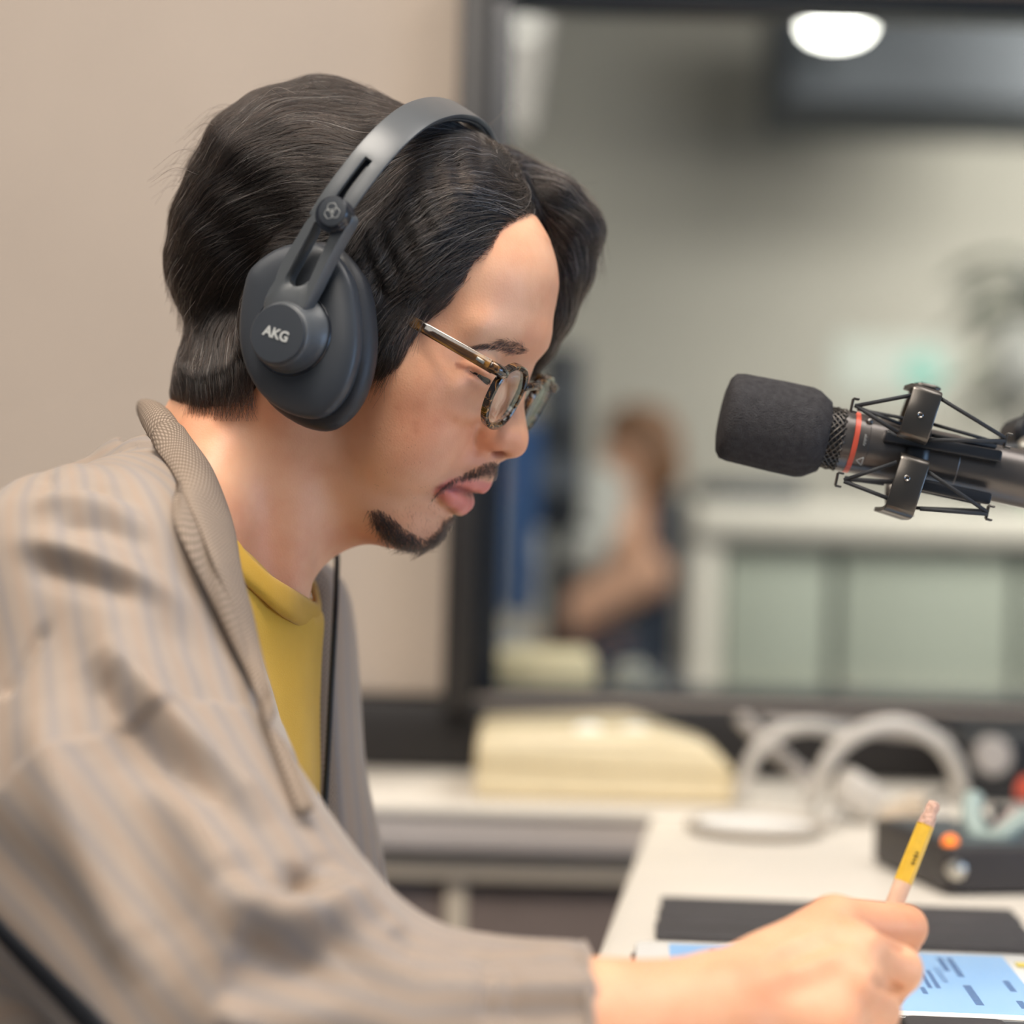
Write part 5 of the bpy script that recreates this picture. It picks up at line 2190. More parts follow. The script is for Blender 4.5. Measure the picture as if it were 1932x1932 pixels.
for _ in range(110):      # far lock, loose hairs
    u, v = catmull([(960, 272), (1040, 312), (1110, 362), (1136, 410), (1135, 480), (1105, 550), (1060, 630)], 60)[rng.integers(0, 50)]
    d0 = 1.14 + rng.normal(0, .008)
    L = rng.uniform(30, 80)
    a = math.radians(rng.normal(40 if u < 1100 else 100, 18))
    W.append(catmull([P(u - 20, v + 4, d0), P(u, v, d0), P(u + L * .6 * math.cos(a), v + L * .8 * math.sin(a), d0)], K))
W.append(catmull([P(905, 250, 1.11), P(935, 225, 1.11), P(958, 203, 1.115), P(976, 198, 1.12), P(984, 220, 1.12), P(1000, 250, 1.12)], K))
W.append(catmull([P(1010, 330, 1.12), P(1045, 345, 1.12), P(1070, 332, 1.12), P(1090, 316, 1.12)], K))
W.append(catmull([P(958, 450, 1.085), P(962, 480, 1.083), P(958, 510, 1.083), P(948, 525, 1.082)], K))
W = np.array(W)
rw = np.full(W.shape[:2], .00008) * (1 - .6 * np.linspace(0, 1, K)[None] ** 2)
WS = hair_curves('hair_wisps', W, rw, M_HAIR, HAIR)
WS['kind'] = 'stuff'


# ---- beard, moustache, brows: short hairs rooted on the skin
def in_poly(poly, n):
    p = np.array(poly, float)
    out = []
    lo_, hi_ = p.min(0), p.max(0)
    while len(out) < n:
        q = rng.uniform(lo_, hi_, (n * 3, 2))
        q = q[poly_sd(q, p) < 0]
        out += list(q)
    return np.array(out[:n])


def skin_hairs(pxs, dirs, lens, lift, k=6):
    res = []
    for (u, v), (du, dv), L in zip(pxs, dirs, lens):
        a = body_bvh.ray_cast(Vector(CAM), Vector(ray(u, v)).normalized())
        if a[0] is None:
            continue
        p0 = np.array(a[0]); n0 = np.array(a[1])
        sc = p0[1] / FPX
        dv3 = (CR * du - CU * dv) * sc
        dv3 = dv3 - n0 * (dv3 @ n0)
        nn = np.linalg.norm(dv3)
        if nn < 1e-7:
            continue
        dv3 = dv3 / nn * L * sc
        res.append(catmull([p0 - n0 * .0004, p0 + dv3 * .4 + n0 * lift * .8, p0 + dv3 + n0 * lift * rng.uniform(.5, 1.3)], k))
    res = np.array(res)
    hh = to_head(res.reshape(-1, 3)) * [1, -1, 1]
    return np.concatenate([res, from_head(hh).reshape(res.shape)])


mou = in_poly([(812, 945), (830, 922), (850, 905), (872, 893), (892, 884), (912, 872), (938, 868), (944, 888), (938, 896), (915, 893), (892, 898), (866, 904), (845, 915), (826, 934)], 620)
d_ = np.stack([rng.normal(-.25, .35, len(mou)), np.full(len(mou), 1.0)], 1)
g1 = skin_hairs(mou, d_, rng.uniform(7, 15, len(mou)), .0010)
gp = in_poly([(694, 962), (715, 958), (738, 972), (760, 994), (788, 1010), (810, 1012), (826, 996), (838, 978), (850, 972), (868, 974), (860, 988), (845, 1002), (830, 1024), (812, 1036), (786, 1042), (752, 1032), (724, 1012), (704, 986)], 1300)
d_ = np.stack([rng.normal(.15, .45, len(gp)), np.full(len(gp), 1.0)], 1)
g2 = skin_hairs(gp, d_, rng.uniform(10, 34, len(gp)), .0022)
sp_ = in_poly([(740, 960), (780, 950), (830, 940), (850, 955), (840, 985), (815, 1010), (770, 1000)], 70)
g3 = skin_hairs(sp_, np.stack([rng.normal(.3, .5, 70), np.ones(70)], 1), rng.uniform(5, 12, 70), .0005)
bp = in_poly([(876, 657), (906, 649), (930, 645), (951, 639), (968, 641), (985, 650), (1001, 663), (992, 669), (975, 667), (954, 658), (930, 654), (906, 655)], 480)
d_ = np.stack([np.full(len(bp), -1.0), np.interp(bp[:, 0], [880, 930, 970, 1000], [.12, -.1, -.5, -1.0]) + rng.normal(0, .18, len(bp))], 1)
g4 = skin_hairs(bp, d_, rng.uniform(12, 26, len(bp)), .0006)
st_ = in_poly([(700, 800), (760, 800), (820, 900), (800, 960), (720, 950), (690, 880)], 70)
g5 = skin_hairs(st_, np.stack([rng.normal(.2, .6, 70), np.ones(70)], 1), rng.uniform(2, 6, 70), .0002)
for nm, g, r_ in (('moustache', g1, .00007), ('goatee', g2, .00008), ('chin_stubble', g3, .000035), ('eyebrows', g4, .00006), ('stubble', g5, .00004)):
    ob = hair_curves(nm, g, np.full(g.shape[:2], r_) * (1 - .5 * np.linspace(0, 1, g.shape[1])[None] ** 2), M_BEARD, PERSON)
    ob['kind'] = 'stuff'
ly_ = []
for k in range(26):
    u, v = 886 + 40 * k / 25, 699 + 25 * k / 25
    a = hit(body_bvh, u, v)
    if a is not None:
        ly_.append((u, v))
g6 = skin_hairs(np.array(ly_), np.array([(.8, 1.0)] * len(ly_)), rng.uniform(4, 9, len(ly_)), .001)
ob = hair_curves('eyelashes', g6, np.full(g6.shape[:2], .00007), M_BEARD, PERSON)
ob['kind'] = 'stuff'
tick('beard')

# ------------------------------------------------------------------ microphone on its shock mount
M_FOAM = simple('dark_foam', srgb(62, 61, 63), .95, spec=.1, var=.2, scale=300, bump=.9, bscale=1500, bdist=.0012)
M_MIC = simple('dark_mic_metal', srgb(92, 88, 86), .34, metal=.75, var=.06)
M_MOUNT = simple('dark_mount_metal', srgb(86, 82, 78), .30, metal=.85, var=.05)
M_SCREW = simple('screw_steel', srgb(120, 118, 116), .3, metal=1.0)
M_ELASTIC = simple('black_elastic', srgb(34, 36, 40), .7, var=.15, bump=.4, bscale=1500)
M_RED = simple('red_ring', srgb(206, 84, 62), .4, var=.05)
M_CLIP = simple('black_clip_plastic', srgb(24, 27, 33), .35)
MD = 1.10
ma, mb = P(1455, 802, MD), P(1595, 832, MD)
MAX = (mb - ma) / np.linalg.norm(mb - ma)
MUP = np.cross(CF, MAX)
MUP = MUP if MUP[2] > 0 else -MUP
MFR = np.array([0, -1.0, 0])
MIC = empty('microphone', mb)
tag(MIC, 'broadcast microphone with dark foam windscreen and red ring', 'microphone')
k_ = MD / FPX
L0 = ma - MAX * 98 * k_
lathe('windscreen', [(0, .001), (.0006, .014), (.0018, .0195), (.004, .0222), (.008, .0230), (.030, .0236), (.044, .0236), (.048, .0226), (.0545, .0185), (.0555, .0150), (.0552, .004)],
      L0, MAX, M_FOAM, MIC, 64, 60)
# woven steel neck: crossing wires over a dark core
n0 = .0535
lathe('grille_core', [(n0 - .004, .0150), (n0 + .0095, .0150)], L0, MAX, M_CLIP, MIC, 40)
a1 = np.cross(MAX, MUP)
core = bpy.data.objects['grille_core']
for sgn in (1, -1):
    for i in range(26):
        pts = []
        for j in range(7):
            h = n0 - .003 + .0125 * j / 6
            t = 2 * math.pi * i / 26 + sgn * 1.0 * j / 6
            rr = .0158 + .0003 * math.cos(j * math.pi)
            pts.append(L0 + MAX * h + (MUP * math.cos(t) + a1 * math.sin(t)) * rr)
        tube('grille_wire', pts, .00045, M_MOUNT, core, sides=5)
bs = .0625
lathe('collar', [(bs, .0140), (bs, .0158), (bs + .0048, .0158), (bs + .005, .0154)], L0, MAX, M_MIC, MIC, 48)
lathe('red_ring', [(bs + .0050, .0140), (bs + .0050, .01595), (bs + .0076, .01595), (bs + .0076, .0140)], L0, MAX, M_RED, MIC, 48)
lathe('body', [(bs + .0076, .0140), (bs + .0076, .0156), (bs + .013, .0156), (bs + .0133, .0152), (bs + .060, .0152), (bs + .0605, .0148), (bs + .130, .0148), (bs + .150, .0125), (bs + .152, .005)], L0, MAX, M_MIC, MIC, 64)
mbody = [o for o in MIC.children if o.name.startswith('body')][0]
# printed marks on the barrel: a triangle emblem, a switch dot and a line of print
def on_barrel(h, ang, r=.01572):
    return L0 + MAX * (bs + h) + (MUP * math.sin(ang) + MFR * math.cos(ang)) * r


tri = [on_barrel(.0090, math.radians(-36)), on_barrel(.0122, math.radians(-27)), on_barrel(.0122, math.radians(-45))]
for i in range(3):
    tube('emblem', catmull([tri[i], tri[(i + 1) % 3]], 5), .00028, M_PRINT, mbody, sides=6)
for k in range(7):
    p = on_barrel(.0102, math.radians(16 - 3.2 * k))
    tube('print', [p, on_barrel(.0113 + .0004 * (k % 2), math.radians(16 - 3.2 * k - 1.0))], .00018, M_PRINT, mbody, sides=5)
pd = on_barrel(.0118, math.radians(47))
bm = bmesh.new()
bmesh.ops.create_uvsphere(bm, u_segments=16, v_segments=10, radius=.0019)
bmesh.ops.translate(bm, vec=Vector(pd), verts=bm.verts)
finish(bm, 'switch', M_SCREW, mbody)

SM = empty('shock_mount', P(1740, 860, 1.08))
tag(SM, 'dark metal shock mount with crossed elastic cords holding the microphone', 'shock mount')


def bracket(px_c, hw, hl, dep, name):
    """bowed metal bracket, long side across the microphone"""
    c = P(px_c[0], px_c[1], dep)
    upv = (MUP + MAX * .10)
    upv /= np.linalg.norm(upv)
    sx = np.cross(upv, MFR)
    sx = sx if sx @ MAX > 0 else -sx
    # profile of the bow seen from the side: goes back at top and bottom
    V, F = [], []
    prof = [(-1.0, .030), (-1.0, .012), (-.97, .005), (-.90, .0015), (-.75, 0), (.75, 0), (.90, .0015), (.97, .005), (1.0, .012), (1.0, .030)]
    if name == 'upper':
        prof = prof[2:]
    else:
        prof = prof[:-2]
    n = len(prof)
    for (y, back) in prof:
        for th in (0, .0022):
            yy = y * hl - math.copysign(th, y) * (1 if abs(y) > .8 else 0)
            bk = back + (th if abs(y) <= .8 else th * .4)
            for sgn in (-1, -.86, .86, 1):
                e = .0006 if abs(sgn) == 1 and th == 0 else 0
                V.append(c + upv * yy + sx * hw * sgn - MFR * (bk + e))
    for i in range(n - 1):
        a, b = i * 8, (i + 1) * 8
        for q_ in range(3):
            F.append((a + q_, a + q_ + 1, b + q_ + 1, b + q_))
            F.append((a + 4 + q_, b + 4 + q_, b + 4 + q_ + 1, a + 4 + q_ + 1))
        F.append((a, b, b + 4, a + 4)); F.append((a + 3, a + 7, b + 7, b + 3))
    for a in (0, (n - 1) * 8):
        for q_ in range(3):
            F.append((a + q_, a + 4 + q_, a + 5 + q_, a + 1 + q_))
    me = mesh_from(V, F, 'bracket')
    bm = bmesh.new(); bm.from_mesh(me); bmesh.ops.remove_doubles(bm, verts=bm.verts, dist=1e-6); bmesh.ops.recalc_face_normals(bm, faces=bm.faces); bm.to_mesh(me); bm.free()
    me.set_sharp_from_angle(angle=math.radians(45))
    b_ = new_obj('bracket', me, M_MOUNT, SM)
    s_ = P(px_c[0] - 2, px_c[1] + (2 if name == 'upper' else -14), dep)
    lathe('screw', [(0, .0016), (.0005, .0016), (.0007, .0012), (.0004, .0007), (.0001, .0005)], s_, MFR, M_SCREW, b_, 20)
    return b_


bracket((1738, 781), .0075, .0145, 1.066, 'upper')
bracket((1713, 916), .0074, .0158, 1.066, 'lower')
# ring that carries the brackets, behind the barrel
ringp = [P(1728, 848, 1.10) + (MUP * math.cos(t) + MFR * math.sin(t)) * .0325 for t in np.linspace(math.radians(118), math.radians(422), 40)]
ring_c = P(1728, 848, 1.10)
rp = [ring_c + MUP * math.cos(t) * .034 + MFR * math.sin(t) * .032 for t in np.linspace(math.radians(-8), math.radians(-172), 32)]
strip('ring', [p - MAX * .007 for p in rp], [p + MAX * .007 for p in rp], M_MOUNT, SM, n=32, m=5, thick=.003)
bar = [P(1560 + 1, 0, 1) for _ in ()]
# clip arms along the barrel
for pa_, pb__, dpt in (((1668, 822), (1888, 862), 1.083), ((1690, 905), (1868, 942), 1.083)):
    c0, c1 = P(*pa_, dpt), P(*pb__, dpt)
    dirv = (c1 - c0) / np.linalg.norm(c1 - c0)
    R3 = Matrix((dirv, np.cross(dirv, MFR), -MFR)).transposed()
    box('clip_arm', (c0 + c1) / 2, (np.linalg.norm(c1 - c0), .0062, .008), M_CLIP, SM, R3, .0014, 2)
inner_ring = [L0 + MAX * (bs + .038) + (MUP * math.cos(t) + MFR * math.sin(t)) * .0166 for t in np.linspace(0, 2 * math.pi, 41)[:-1]]
strip('clamp_band', [p - MAX * .006 for p in inner_ring + inner_ring[:1]], [p + MAX * .006 for p in inner_ring + inner_ring[:1]], M_CLIP, SM, n=41, m=4, thick=.0022)


def cord_(a, b, da, db, r=.00105):
    tube('elastic_cord', [P(*a, da), P(*b, db)], r, M_ELASTIC, SM, sides=8)


def end_cap(px, dep, w_=.0030, h_=.0068):
    c = P(*px, dep)
    for off, sz in ((-h_ / 2, (w_, .0012, .004)), (h_ / 2, (w_, .0012, .004))):
        box('cord_hook', c + MUP * off, sz, M_MOUNT, SM, Matrix((MAX, MUP, MFR)).transposed(), .0003, 1)
    box('cord_hook', c - MAX * w_ / 2, (.0010, h_, .004), M_MOUNT, SM, Matrix((MAX, MUP, MFR)).transposed(), .0003, 1)


cord_((1613, 766), (1728, 744), 1.075, 1.07); cord_((1613, 764), (1706, 824), 1.075, 1.072); cord_((1618, 772), (1720, 792), 1.10, 1.085, .0009); cord_((1613, 766), (1700, 800), 1.09, 1.09, .0009)
end_cap((1613, 765), 1.078)
cord_((1775, 752), (1896, 826), 1.07, 1.075); cord_((1752, 830), (1896, 832), 1.07, 1.075); cord_((1745, 796), (1892, 838), 1.085, 1.09, .0009); cord_((1758, 822), (1880, 842), 1.09, 1.09, .0012)
end_cap((1902, 832), 1.078)
cord_((1592, 906), (1692, 872), 1.075, 1.07); cord_((1592, 908), (1690, 946), 1.075, 1.07); cord_((1594, 904), (1690, 910), 1.09, 1.085, .0012); cord_((1594, 902), (1668, 912), 1.09, 1.09, .0012)
end_cap((1584, 905), 1.078)
cord_((1742, 884), (1862, 966), 1.07, 1.075); cord_((1736, 960), (1862, 970), 1.07, 1.075); cord_((1715, 920), (1850, 950), 1.085, 1.085, .0012); cord_((1715, 958), (1856, 964), 1.082, 1.082, .0009)
end_cap((1868, 968), 1.078)

# boom arm that holds it
BO = empty('microphone_boom', P(2300, 1700, 1.2))
tag(BO, 'black boom arm carrying the shock mount from the desk', 'boom arm')
M_BOOM = simple('black_boom_metal', srgb(26, 28, 32), .35)
jc = P(1932, 822, 1.17)
lathe('swivel_knob', [(-.014, .002), (-.013, .008), (-.010, .0105), (.010, .0105), (.013, .008), (.014, .002)], jc, (0.2, -1, .1), M_BOOM, BO, 32)
bosc = P(1945, 852, 1.15)
bm = bmesh.new(); bmesh.ops.create_uvsphere(bm, u_segments=20, v_segments=12, radius=.009); bmesh.ops.translate(bm, vec=Vector(bosc), verts=bm.verts)
finish(bm, 'ball_joint', simple('satin_steel_ball', srgb(170, 168, 160), .3, metal=.9), BO)
tube('link', [P(1750, 850, 1.135), P(1850, 850, 1.15), bosc, jc], .005, M_BOOM, BO, sides=12)
elb = np.array([.62, 1.32, 1.32]); basep = np.array([.95, 1.45, TABLE])
tube('upper_arm', [jc, elb], .008, M_BOOM, BO, sides=12)
tube('lower_arm', [elb, basep + [0, 0, .06]], .009, M_BOOM, BO, sides=12)
lathe('base', [(0, .05), (.012, .05), (.016, .03), (.06, .018), (.075, .012)], basep, (0, 0, 1), M_BOOM, BO, 32)

# ------------------------------------------------------------------ tablet with cover, pencil
TAB = empty('tablet', Z(TABLE, 1560, 1840))
tag(TAB, 'white tablet with blue lit page of text under the writing hand', 'tablet')
M_TWHITE = simple('white_bezel', srgb(246, 245, 243), .2, var=.01)
M_TEDGE = simple('silver_tablet_edge', srgb(150, 150, 150), .3, metal=.8)
zt = TABLE + .010
tA, tB = Z(zt, 1198, 1773), Z(zt, 1932, 1801)
tx = tB - tA; tx[2] = 0; tx /= np.linalg.norm(tx)
ty = np.array([tx[1], -tx[0], 0])
if ty[1] > 0:
    ty = -ty
TLn = .2225
TWd = .1595


def rrect(w_, h_, r, n=6, x0=0, y0=0):
    out = []
    for cx_, cy_, a0 in ((w_ - r, r, -90), (w_ - r, h_ - r, 0), (r, h_ - r, 90), (r, r, 180)):
        for i in range(n + 1):
            a = math.radians(a0 + 90 * i / n)
            out.append((x0 + cx_ + r * math.cos(a), y0 + cy_ + r * math.sin(a)))
    return out


UPZ = np.array([0, 0, 1.0])
prism('shell', rrect(TLn, TWd, .010), tx, ty, UPZ, (tA[0], tA[1], TABLE + .004), .0055, M_TEDGE, TAB, bevel=.0015)
prism('bezel', rrect(TLn - .001, TWd - .001, .0095, x0=.0005, y0=.0005), tx, ty, UPZ, (tA[0], tA[1], TABLE + .0094), .0007, M_TWHITE, TAB, bevel=.0003)
m = NT('lit_screen')
g_ = m.ramp(m.noise(5, 2).outputs['Fac'], [(.35, srgb(126, 168, 214)), (.65, srgb(150, 190, 230))])
m.color(g_)
m.l(g_, m.b.inputs['Emission Color'])
m.b.inputs['Emission Strength'].default_value = .34
m.set(Roughness=.18)
SW0, SW1 = .0190, .2037
scr = prism('screen', rrect(SW1 - SW0, TWd - .018, .0005, x0=SW0, y0=.009), tx, ty, UPZ, (tA[0], tA[1], TABLE + .0100), .0003, m.m, TAB)
M_INK = simple('screen_ink', srgb(92, 122, 166), .5, var=.02)


def scr_pt(x, y):
    return np.array([tA[0], tA[1], TABLE + .01035]) + tx * x + ty * y


# reading direction runs toward the camera, lines step toward the man
for (x, y0, L, h_, txt) in [(.1615, .018, .044, .0034, None), (.1565, .018, .032, .0032, None), (.1515, .026, .068, .0036, 'ACCELERATION'), (.1465, .050, .040, .0026, None), (.1425, .060, .03, .0024, None), (.161, .082, .042, .0042, None), (.1385, .090, .015, .0026, None), (.182, .068, .022, .0034, None), (.181, .112, .014, .0034, None), (.107, .012, .05, .0026, None), (.06, .02, .06, .003, None), (.05, .02, .07, .003, None), (.04, .02, .05, .003, None)]:
    x, y0, L = x * 1.07, y0 * 1.07, L * 1.07
    if txt:
        lettering(txt, 'screen_text', scr_pt(x, y0 + L / 2), ty, tx, UPZ, h_, M_INK, scr, space=1.05)
    else:
        # unreadable small words: rows of short strokes
        r3 = random.Random(int(x * 1e4))
        y = y0
        bm = bmesh.new()
        while y < y0 + L:
            w_ = r3.uniform(.0012, .0034)
            box_bm(bm, scr_pt(x, y + w_ / 2), (h_, w_, .00008), Matrix((tx, ty, UPZ)).transposed())
            y += w_ + .0007
        o = finish(bm, 'screen_text', M_INK, scr, smooth=False)
        o['kind'] = 'stuff'
c_ = scr_pt(.2125, .032)
box('sticker', c_ + UPZ * .0004, (.010, .010, .0003), simple('yellow_sticker', srgb(226, 206, 92), .6), TAB, Matrix((tx, ty, UPZ)).transposed())
lathe('home_button', [(0, .0050), (.0004, .0050), (.0004, .0044), (.0001, .004)], np.array([tA[0], tA[1], TABLE + .0101]) + tx * .009 + ty * TWd / 2, UPZ, M_TWHITE, TAB, 28)
# folded dark cover: three panels beyond the tablet, a corner in front
M_COVER = simple('dark_grey_cover', srgb(70, 68, 70), .7, var=.08, bump=.2, bscale=500)
COV = empty('tablet_cover', tA)
tag(COV, 'dark grey folding cover lying beyond and under the tablet', 'tablet cover')
ca, cb_ = Z(TABLE, 1246, 1703), Z(TABLE, 1905, 1722)
ca2 = Z(TABLE, 1222, 1776)
dpth = abs((ca - ca2) @ ty)
off0 = (tA - ca) @ tx
wdt = (cb_ - ca) @ tx
for i in range(3):
    h_ = dpth / 3
    prism('panel', rrect(wdt - .001, h_ - .0012, .004 if i == 0 else .001), tx, ty, UPZ, (ca[0], ca[1], TABLE + .0004) + ty * (h_ * i) - tx * (.002 * i), .0040, M_COVER, COV, bevel=.001)
prism('back_panel', rrect(TLn + .004, TWd + .010, .010, x0=-.002, y0=-.002), tx, ty, UPZ, (tA[0], tA[1], TABLE + .0004), .0034, M_COVER, COV, bevel=.0008)
fa_ = Z(TABLE + .010, 1697, 1906)
prism('flap', rrect(.049, .05, .006), tx, ty, UPZ, (fa_[0], fa_[1], TABLE + .0004) + ty * .010, .010, M_COVER, COV, bevel=.002)
wo = Z(TABLE + .004, 1895, 1922)
o = prism('wooden_ruler', rrect(.16, .028, .002), tx, ty, UPZ, (wo[0], wo[1], TABLE + .0003) + ty * .006, .004, simple('light_wood', srgb(206, 160, 112), .6, var=.1, scale=60), None, bevel=.0008)
tag(o, 'light wooden strip lying at the near corner of the tablet', 'ruler')

PEN = empty('pencil', P(1690, 1700, .975))
tag(PEN, 'short yellow pencil with chewed end held in the hand', 'pencil')
p_top, p_mid, p_low = P(1764, 1512, .985), P(1689, 1700, .976), P(1640, 1826, .970)
pax = (p_low - p_top); pl_ = np.linalg.norm(pax); pax /= pl_
M_YEL = simple('yellow_paint', srgb(224, 182, 62), .4, var=.08, scale=200)
M_WOODP = simple('pale_wood', srgb(224, 186, 160), .6, var=.08, scale=200)
M_CHEW = simple('chewed_eraser_end', srgb(206, 168, 150), .7, var=.25, scale=500, bump=.8, bscale=600, bdist=.002)
seg1 = 45 * 1.0 / FPX * 1.05
lathe('chewed_end', [(0, .0012), (.0006, .0026), (.003, .0033), (.006, .0029), (.008, .0036), (.010, .0037), (seg1, .0040)], p_top, pax, M_CHEW, PEN, 16)
lathe('barrel', [(seg1, .0040), (.0400, .0043), (.0401, .0042)], p_top, pax, M_YEL, PEN, 6, 20)
barrel = [o for o in PEN.children if o.name.startswith('barrel')][0]
lathe('wood', [(.0401, .0042), (pl_ - .012, .0042), (pl_, .0012)], p_top, pax, M_WOODP, PEN, 12)
lathe('lead', [(pl_ - .0005, .0012), (pl_ + .004, .0003)], p_top, pax, M_RUBBER, PEN, 10)
sidev = np.cross(pax, MFR); sidev /= np.linalg.norm(sidev)
for i, (h_, w_) in enumerate(((.0245, .0012), (.0262, .0018), (.0280, .0010), (.0296, .0016))):
    p_ = p_top + pax * h_ + MFR * .0042
    tube('stamp', [p_ - sidev * w_ * .5, p_ + sidev * w_ * .5 + pax * .0006], .00028, M_RUBBER, barrel, sides=5)

# ------------------------------------------------------------------ things on desk and counter
M_CASE = simple('glossy_cream_plastic', srgb(230, 214, 178), .22, spec=.5, var=.03)
CASE = empty('plastic_case', Z(TABLE, 1100, 1495))
tag(CASE, 'glossy cream plastic case with sloping lid on the wall counter', 'case')
yf, yb = 1.665 * KY, 1.815 * KY
cs = lambda u, v, y: P(u, v, y)
ol_b = [(893, 1492), (1392, 1502), (1386, 1455), (1335, 1402), (1230, 1386), (900, 1388)]
ol_t = [(910, 1352), (1180, 1340), (1335, 1388), (1383, 1446)]
lower = [(cs(u, v, yf)[0], cs(u, v, yf)[2]) for u, v in ol_b]
lower[0] = (lower[0][0], TABLE + .0005); lower[1] = (lower[1][0], TABLE + .0005)
bm = bmesh.new()
lo_v = [bm.verts.new((x, yf, z)) for x, z in lower]
up = [(893, 1492), (1392, 1502), (1380, 1448), (1330, 1392), (1182, 1340), (908, 1348)]
uv_ = [(cs(u, v, yb)[0], cs(u, v, yb)[2]) for u, v in up]
uv_[0] = (uv_[0][0], TABLE + .0005); uv_[1] = (uv_[1][0], TABLE + .0005)
up_v = [bm.verts.new((x, yb, z)) for x, z in uv_]
bm.faces.new(lo_v); bm.faces.new(up_v[::-1])
for i in range(6):
    j = (i + 1) % 6
    bm.faces.new((lo_v[i], lo_v[j], up_v[j], up_v[i]))
bmesh.ops.recalc_face_normals(bm, faces=bm.faces)
bmesh.ops.bevel(bm, geom=list(bm.edges), offset=.008, segments=4, affect='EDGES', profile=.5)
finish(bm, 'shell', M_CASE, CASE)
sp = [P(900, 1440, yf - .0005), P(1380, 1462, yf - .0005)]
tube('seam', sp, .0012, simple('dark_cream_seam', srgb(190, 168, 118), .5), CASE, sides=6)
for u, v in ((1110, 1372), (1198, 1374)):  # white discs standing in for glare on the lid
    c = P(u, v, 1.70 * KY)
    lathe('glare_disc', [(0, .012), (.003, .012), (.0045, .009), (.005, .002)], c + np.array([0, 0, -.004]), (0, -.35, 1), simple('white_glare', srgb(250, 246, 236), .15), CASE, 28)

M_CABLE = simple('pale_grey_cable', srgb(196, 190, 182), .5, var=.03)
M_CABLE2 = simple('mid_grey_cable', srgb(158, 152, 148), .55, var=.03)


def cable(px, y, r, mat, label):
    pts = [P(u, v, yy * KY) for (u, v), yy in zip(px, y)]
    o = tube('cable', catmull(pts, 48), r, mat, sides=12)
    return tag(o, label, 'cable', 'cables heaped at the back of the desk')


cable([(1395, 1510), (1405, 1470), (1430, 1415), (1480, 1378), (1540, 1370), (1590, 1385)], [1.66, 1.66, 1.66, 1.67, 1.69, 1.72], .0064, M_CABLE, 'pale grey cable in a small arch next to the cream case')
cable([(1525, 1520), (1545, 1475), (1575, 1418), (1630, 1378), (1700, 1368), (1765, 1396), (1800, 1440), (1812, 1490)], [1.62, 1.62, 1.62, 1.62, 1.63, 1.64, 1.66, 1.68], .0072, M_CABLE, 'pale grey cable making the widest arch over the desk')
cable([(1398, 1355), (1440, 1395), (1500, 1450), (1545, 1490)], [1.74, 1.72, 1.69, 1.67], .0066, M_CABLE2, 'mid grey cable running straight down behind the small arch')
cable([(1440, 1362), (1560, 1368), (1700, 1385), (1850, 1400)], [1.80, 1.80, 1.80, 1.80], .004, M_CABLE2, 'thin grey cable lying level along the window sill')
o = None
# power adapter and plugs
AD = empty('power_adapter', Z(TABLE, 1620, 1520))
tag(AD, 'rounded pale grey power adapter under the wide cable arch', 'adapter')
bm = bmesh.new()
c = P(1618, 1498, 1.60 * KY)
box_bm(bm, c, (.040, .05, .032), Matrix.Rotation(.5, 3, 'Y'), .010, 4)
finish(bm, 'shell', M_CABLE, AD)
tube('lead', catmull([c + [-.02, 0, -.01], P(1570, 1545, 1.55 * KY), Z(TABLE + .004, 1560, 1560)], 12), .004, M_CABLE, AD)
PLG = empty('plug', Z(TABLE, 1710, 1545))
tag(PLG, 'beige plug lying between adapter and black mixer', 'plug')
c = P(1705, 1530, 1.52 * KY)
lathe('shell', [(-.02, .004), (-.018, .008), (0, .010), (.016, .0105), (.018, .009)], c, (.8, -.2, .35), simple('beige_plug', srgb(196, 180, 160), .5), PLG, 24)
lathe('pin', [(.018, .0025), (.034, .0025)], c, (.8, -.2, .35), M_SCREW, PLG, 12)
# white dish with grey rim
DI = empty('dish', Z(TABLE, 1425, 1565))
tag(DI, 'shallow white dish with grey rim on the desk', 'dish')
c = Z(TABLE, 1424, 1570)
lathe('bowl', [(.0005, .040), (.003, .048), (.006, .050), (.0062, .046), (.004, .040), (.0035, .002)], c, UPZ, simple('white_glaze', srgb(244, 242, 238), .25, var=.01), DI, 48)
tube('rim', [c + np.array([.0515 * math.cos(a), .0515 * math.sin(a), .006]) for a in np.linspace(0, 2 * math.pi, 49)[:-1]], .0032, simple('grey_glaze', srgb(182, 172, 160), .4), DI, sides=8, closed=True)
# black mixer turned corner-on
MX = empty('audio_mixer', Z(TABLE, 1790, 1690))
tag(MX, 'black audio mixer with orange light and silver knob, corner to the camera', 'mixer')
c0 = Z(TABLE, 1786, 1692); cl = Z(TABLE, 1644, 1628)
ex = c0 - cl; ex[2] = 0; wl_ = np.linalg.norm(ex); ex /= wl_
ey = np.array([-ex[1], ex[0], 0])
if ey[0] < 0:
    ey = -ey
M_MIX = simple('black_mixer_case', srgb(50, 47, 48), .45, var=.08)
M_MIXT = simple('slate_mixer_panel', srgb(74, 82, 88), .4, var=.08)
hM = .030
prism('case', rrect(wl_, .22, .006), ex, ey, UPZ, (cl[0], cl[1], TABLE + .003), hM, M_MIX, MX, bevel=.004)
prism('top_panel', rrect(wl_ - .014, .20, .003, x0=.007, y0=.009), ex, ey, UPZ, (cl[0], cl[1], TABLE + .003 + hM), .0008, M_MIXT, MX)
for x, y in ((.015, .02), (wl_ - .015, .02), (.015, .2), (wl_ - .015, .2)):
    lathe('foot', [(0, .006), (.003, .006)], np.array([cl[0], cl[1], TABLE]) + ex * x + ey * y, UPZ, M_RUBBER, MX, 14)
topz = np.array([cl[0], cl[1], TABLE + .0038 + hM])
M_ORANGE = emit('orange_led', (1.0, .22, .02, 1), 1.1)
c = Z(TABLE + .004 + hM, 1793, 1590)
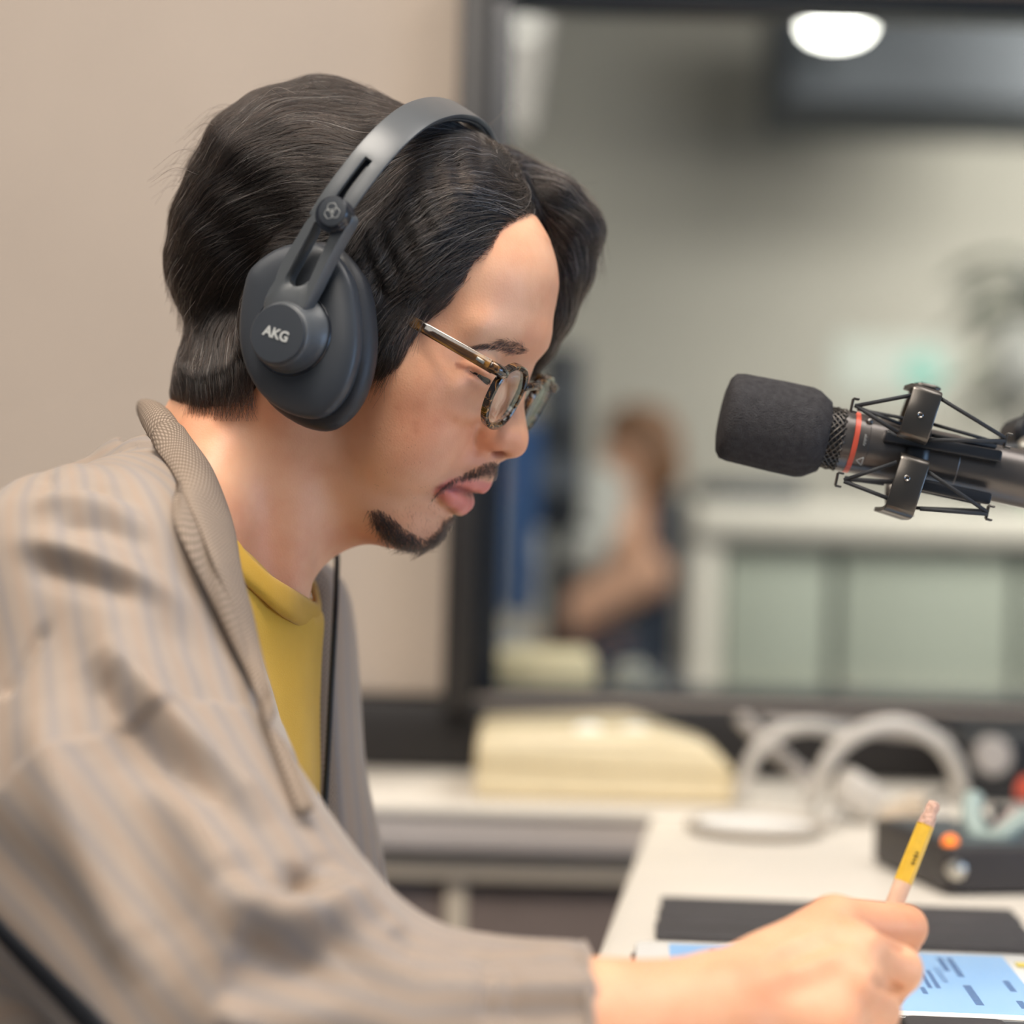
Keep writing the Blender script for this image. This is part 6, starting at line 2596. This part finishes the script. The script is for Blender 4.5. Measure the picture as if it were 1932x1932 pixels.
bm = bmesh.new(); bmesh.ops.create_uvsphere(bm, u_segments=18, v_segments=12, radius=.0052); bmesh.ops.translate(bm, vec=Vector(c), verts=bm.verts)
finish(bm, 'indicator_light', M_ORANGE, MX)
c = P(1797, 1658, c0[1] - .002)
cj = c0 + UPZ * (.018) + ey * .006 - ex * .0
lathe('jack', [(-.003, .0065), (.002, .0065), (.003, .005), (.003, .002)], cj - ex * .0 + ex * .0008, ex, M_METAL, MX, 24)
for i in range(3):
    for j in range(4):
        kp = topz + ex * (.016 + i * .018) + ey * (.06 + j * .032)
        kb = lathe('knob', [(0, .0052), (.008, .0046), (.0095, .0036), (.0096, .001)], kp, UPZ, M_CLIP if (i + j) % 3 else M_CABW, MX, 20)
HD = empty('headset_bracket', Z(TABLE + .034, 1880, 1590))
tag(HD, 'pale teal curved plastic handle standing on the black mixer', 'handle')
M_TEAL = simple('pale_teal_plastic', srgb(158, 176, 172), .4, var=.03)
hp_ = [P(1836, 1502, 1.36 * KY), P(1834, 1545, 1.35 * KY), P(1850, 1580, 1.34 * KY), P(1885, 1580, 1.33 * KY), P(1925, 1552, 1.33 * KY), P(1960, 1530, 1.33 * KY)]
tube('loop', catmull(hp_, 30), .0075, M_TEAL, HD, sides=14)
tube('brace', catmull([P(1880, 1575, 1.33 * KY), P(1905, 1548, 1.34 * KY), P(1918, 1530, 1.36 * KY)], 12), .0055, simple('pinkish_grey_plastic', srgb(186, 170, 164), .5), HD, sides=12)
RB = empty('red_marker', Z(TABLE, 1940, 1520))
tag(RB, 'red capped marker at the right edge of the desk', 'marker')
c = P(1922, 1482, 1.5 * KY)
lathe('cap', [(0, .006), (.002, .0095), (.03, .010), (.03, .004)], c, (1, .1, -.4), M_RED, RB, 24)
lathe('barrel', [(.03, .009), (.12, .009), (.122, .004)], c, (1, .1, -.4), M_CLIP, RB, 24)
# dark rack and grey knob on the sill at the right
RK = empty('rack_unit', Z(TABLE, 1880, 1500))
tag(RK, 'dark rack unit with grey dial at the right under the window', 'rack unit')
a_, b_ = P(1830, 1520, 1.90), P(2200, 1400, 1.90)
box('case', ((a_[0] + b_[0]) / 2, 1.955, (TABLE + b_[2]) / 2), (b_[0] - a_[0], .10, b_[2] - TABLE - .001), M_CLIP, RK, bevel=.003)
lathe('dial', [(0, .017), (.008, .017), (.012, .015), (.013, .004)], P(1870, 1425, 1.898), (0, -1, 0), M_CABLE2, RK, 28)
tick('objects')
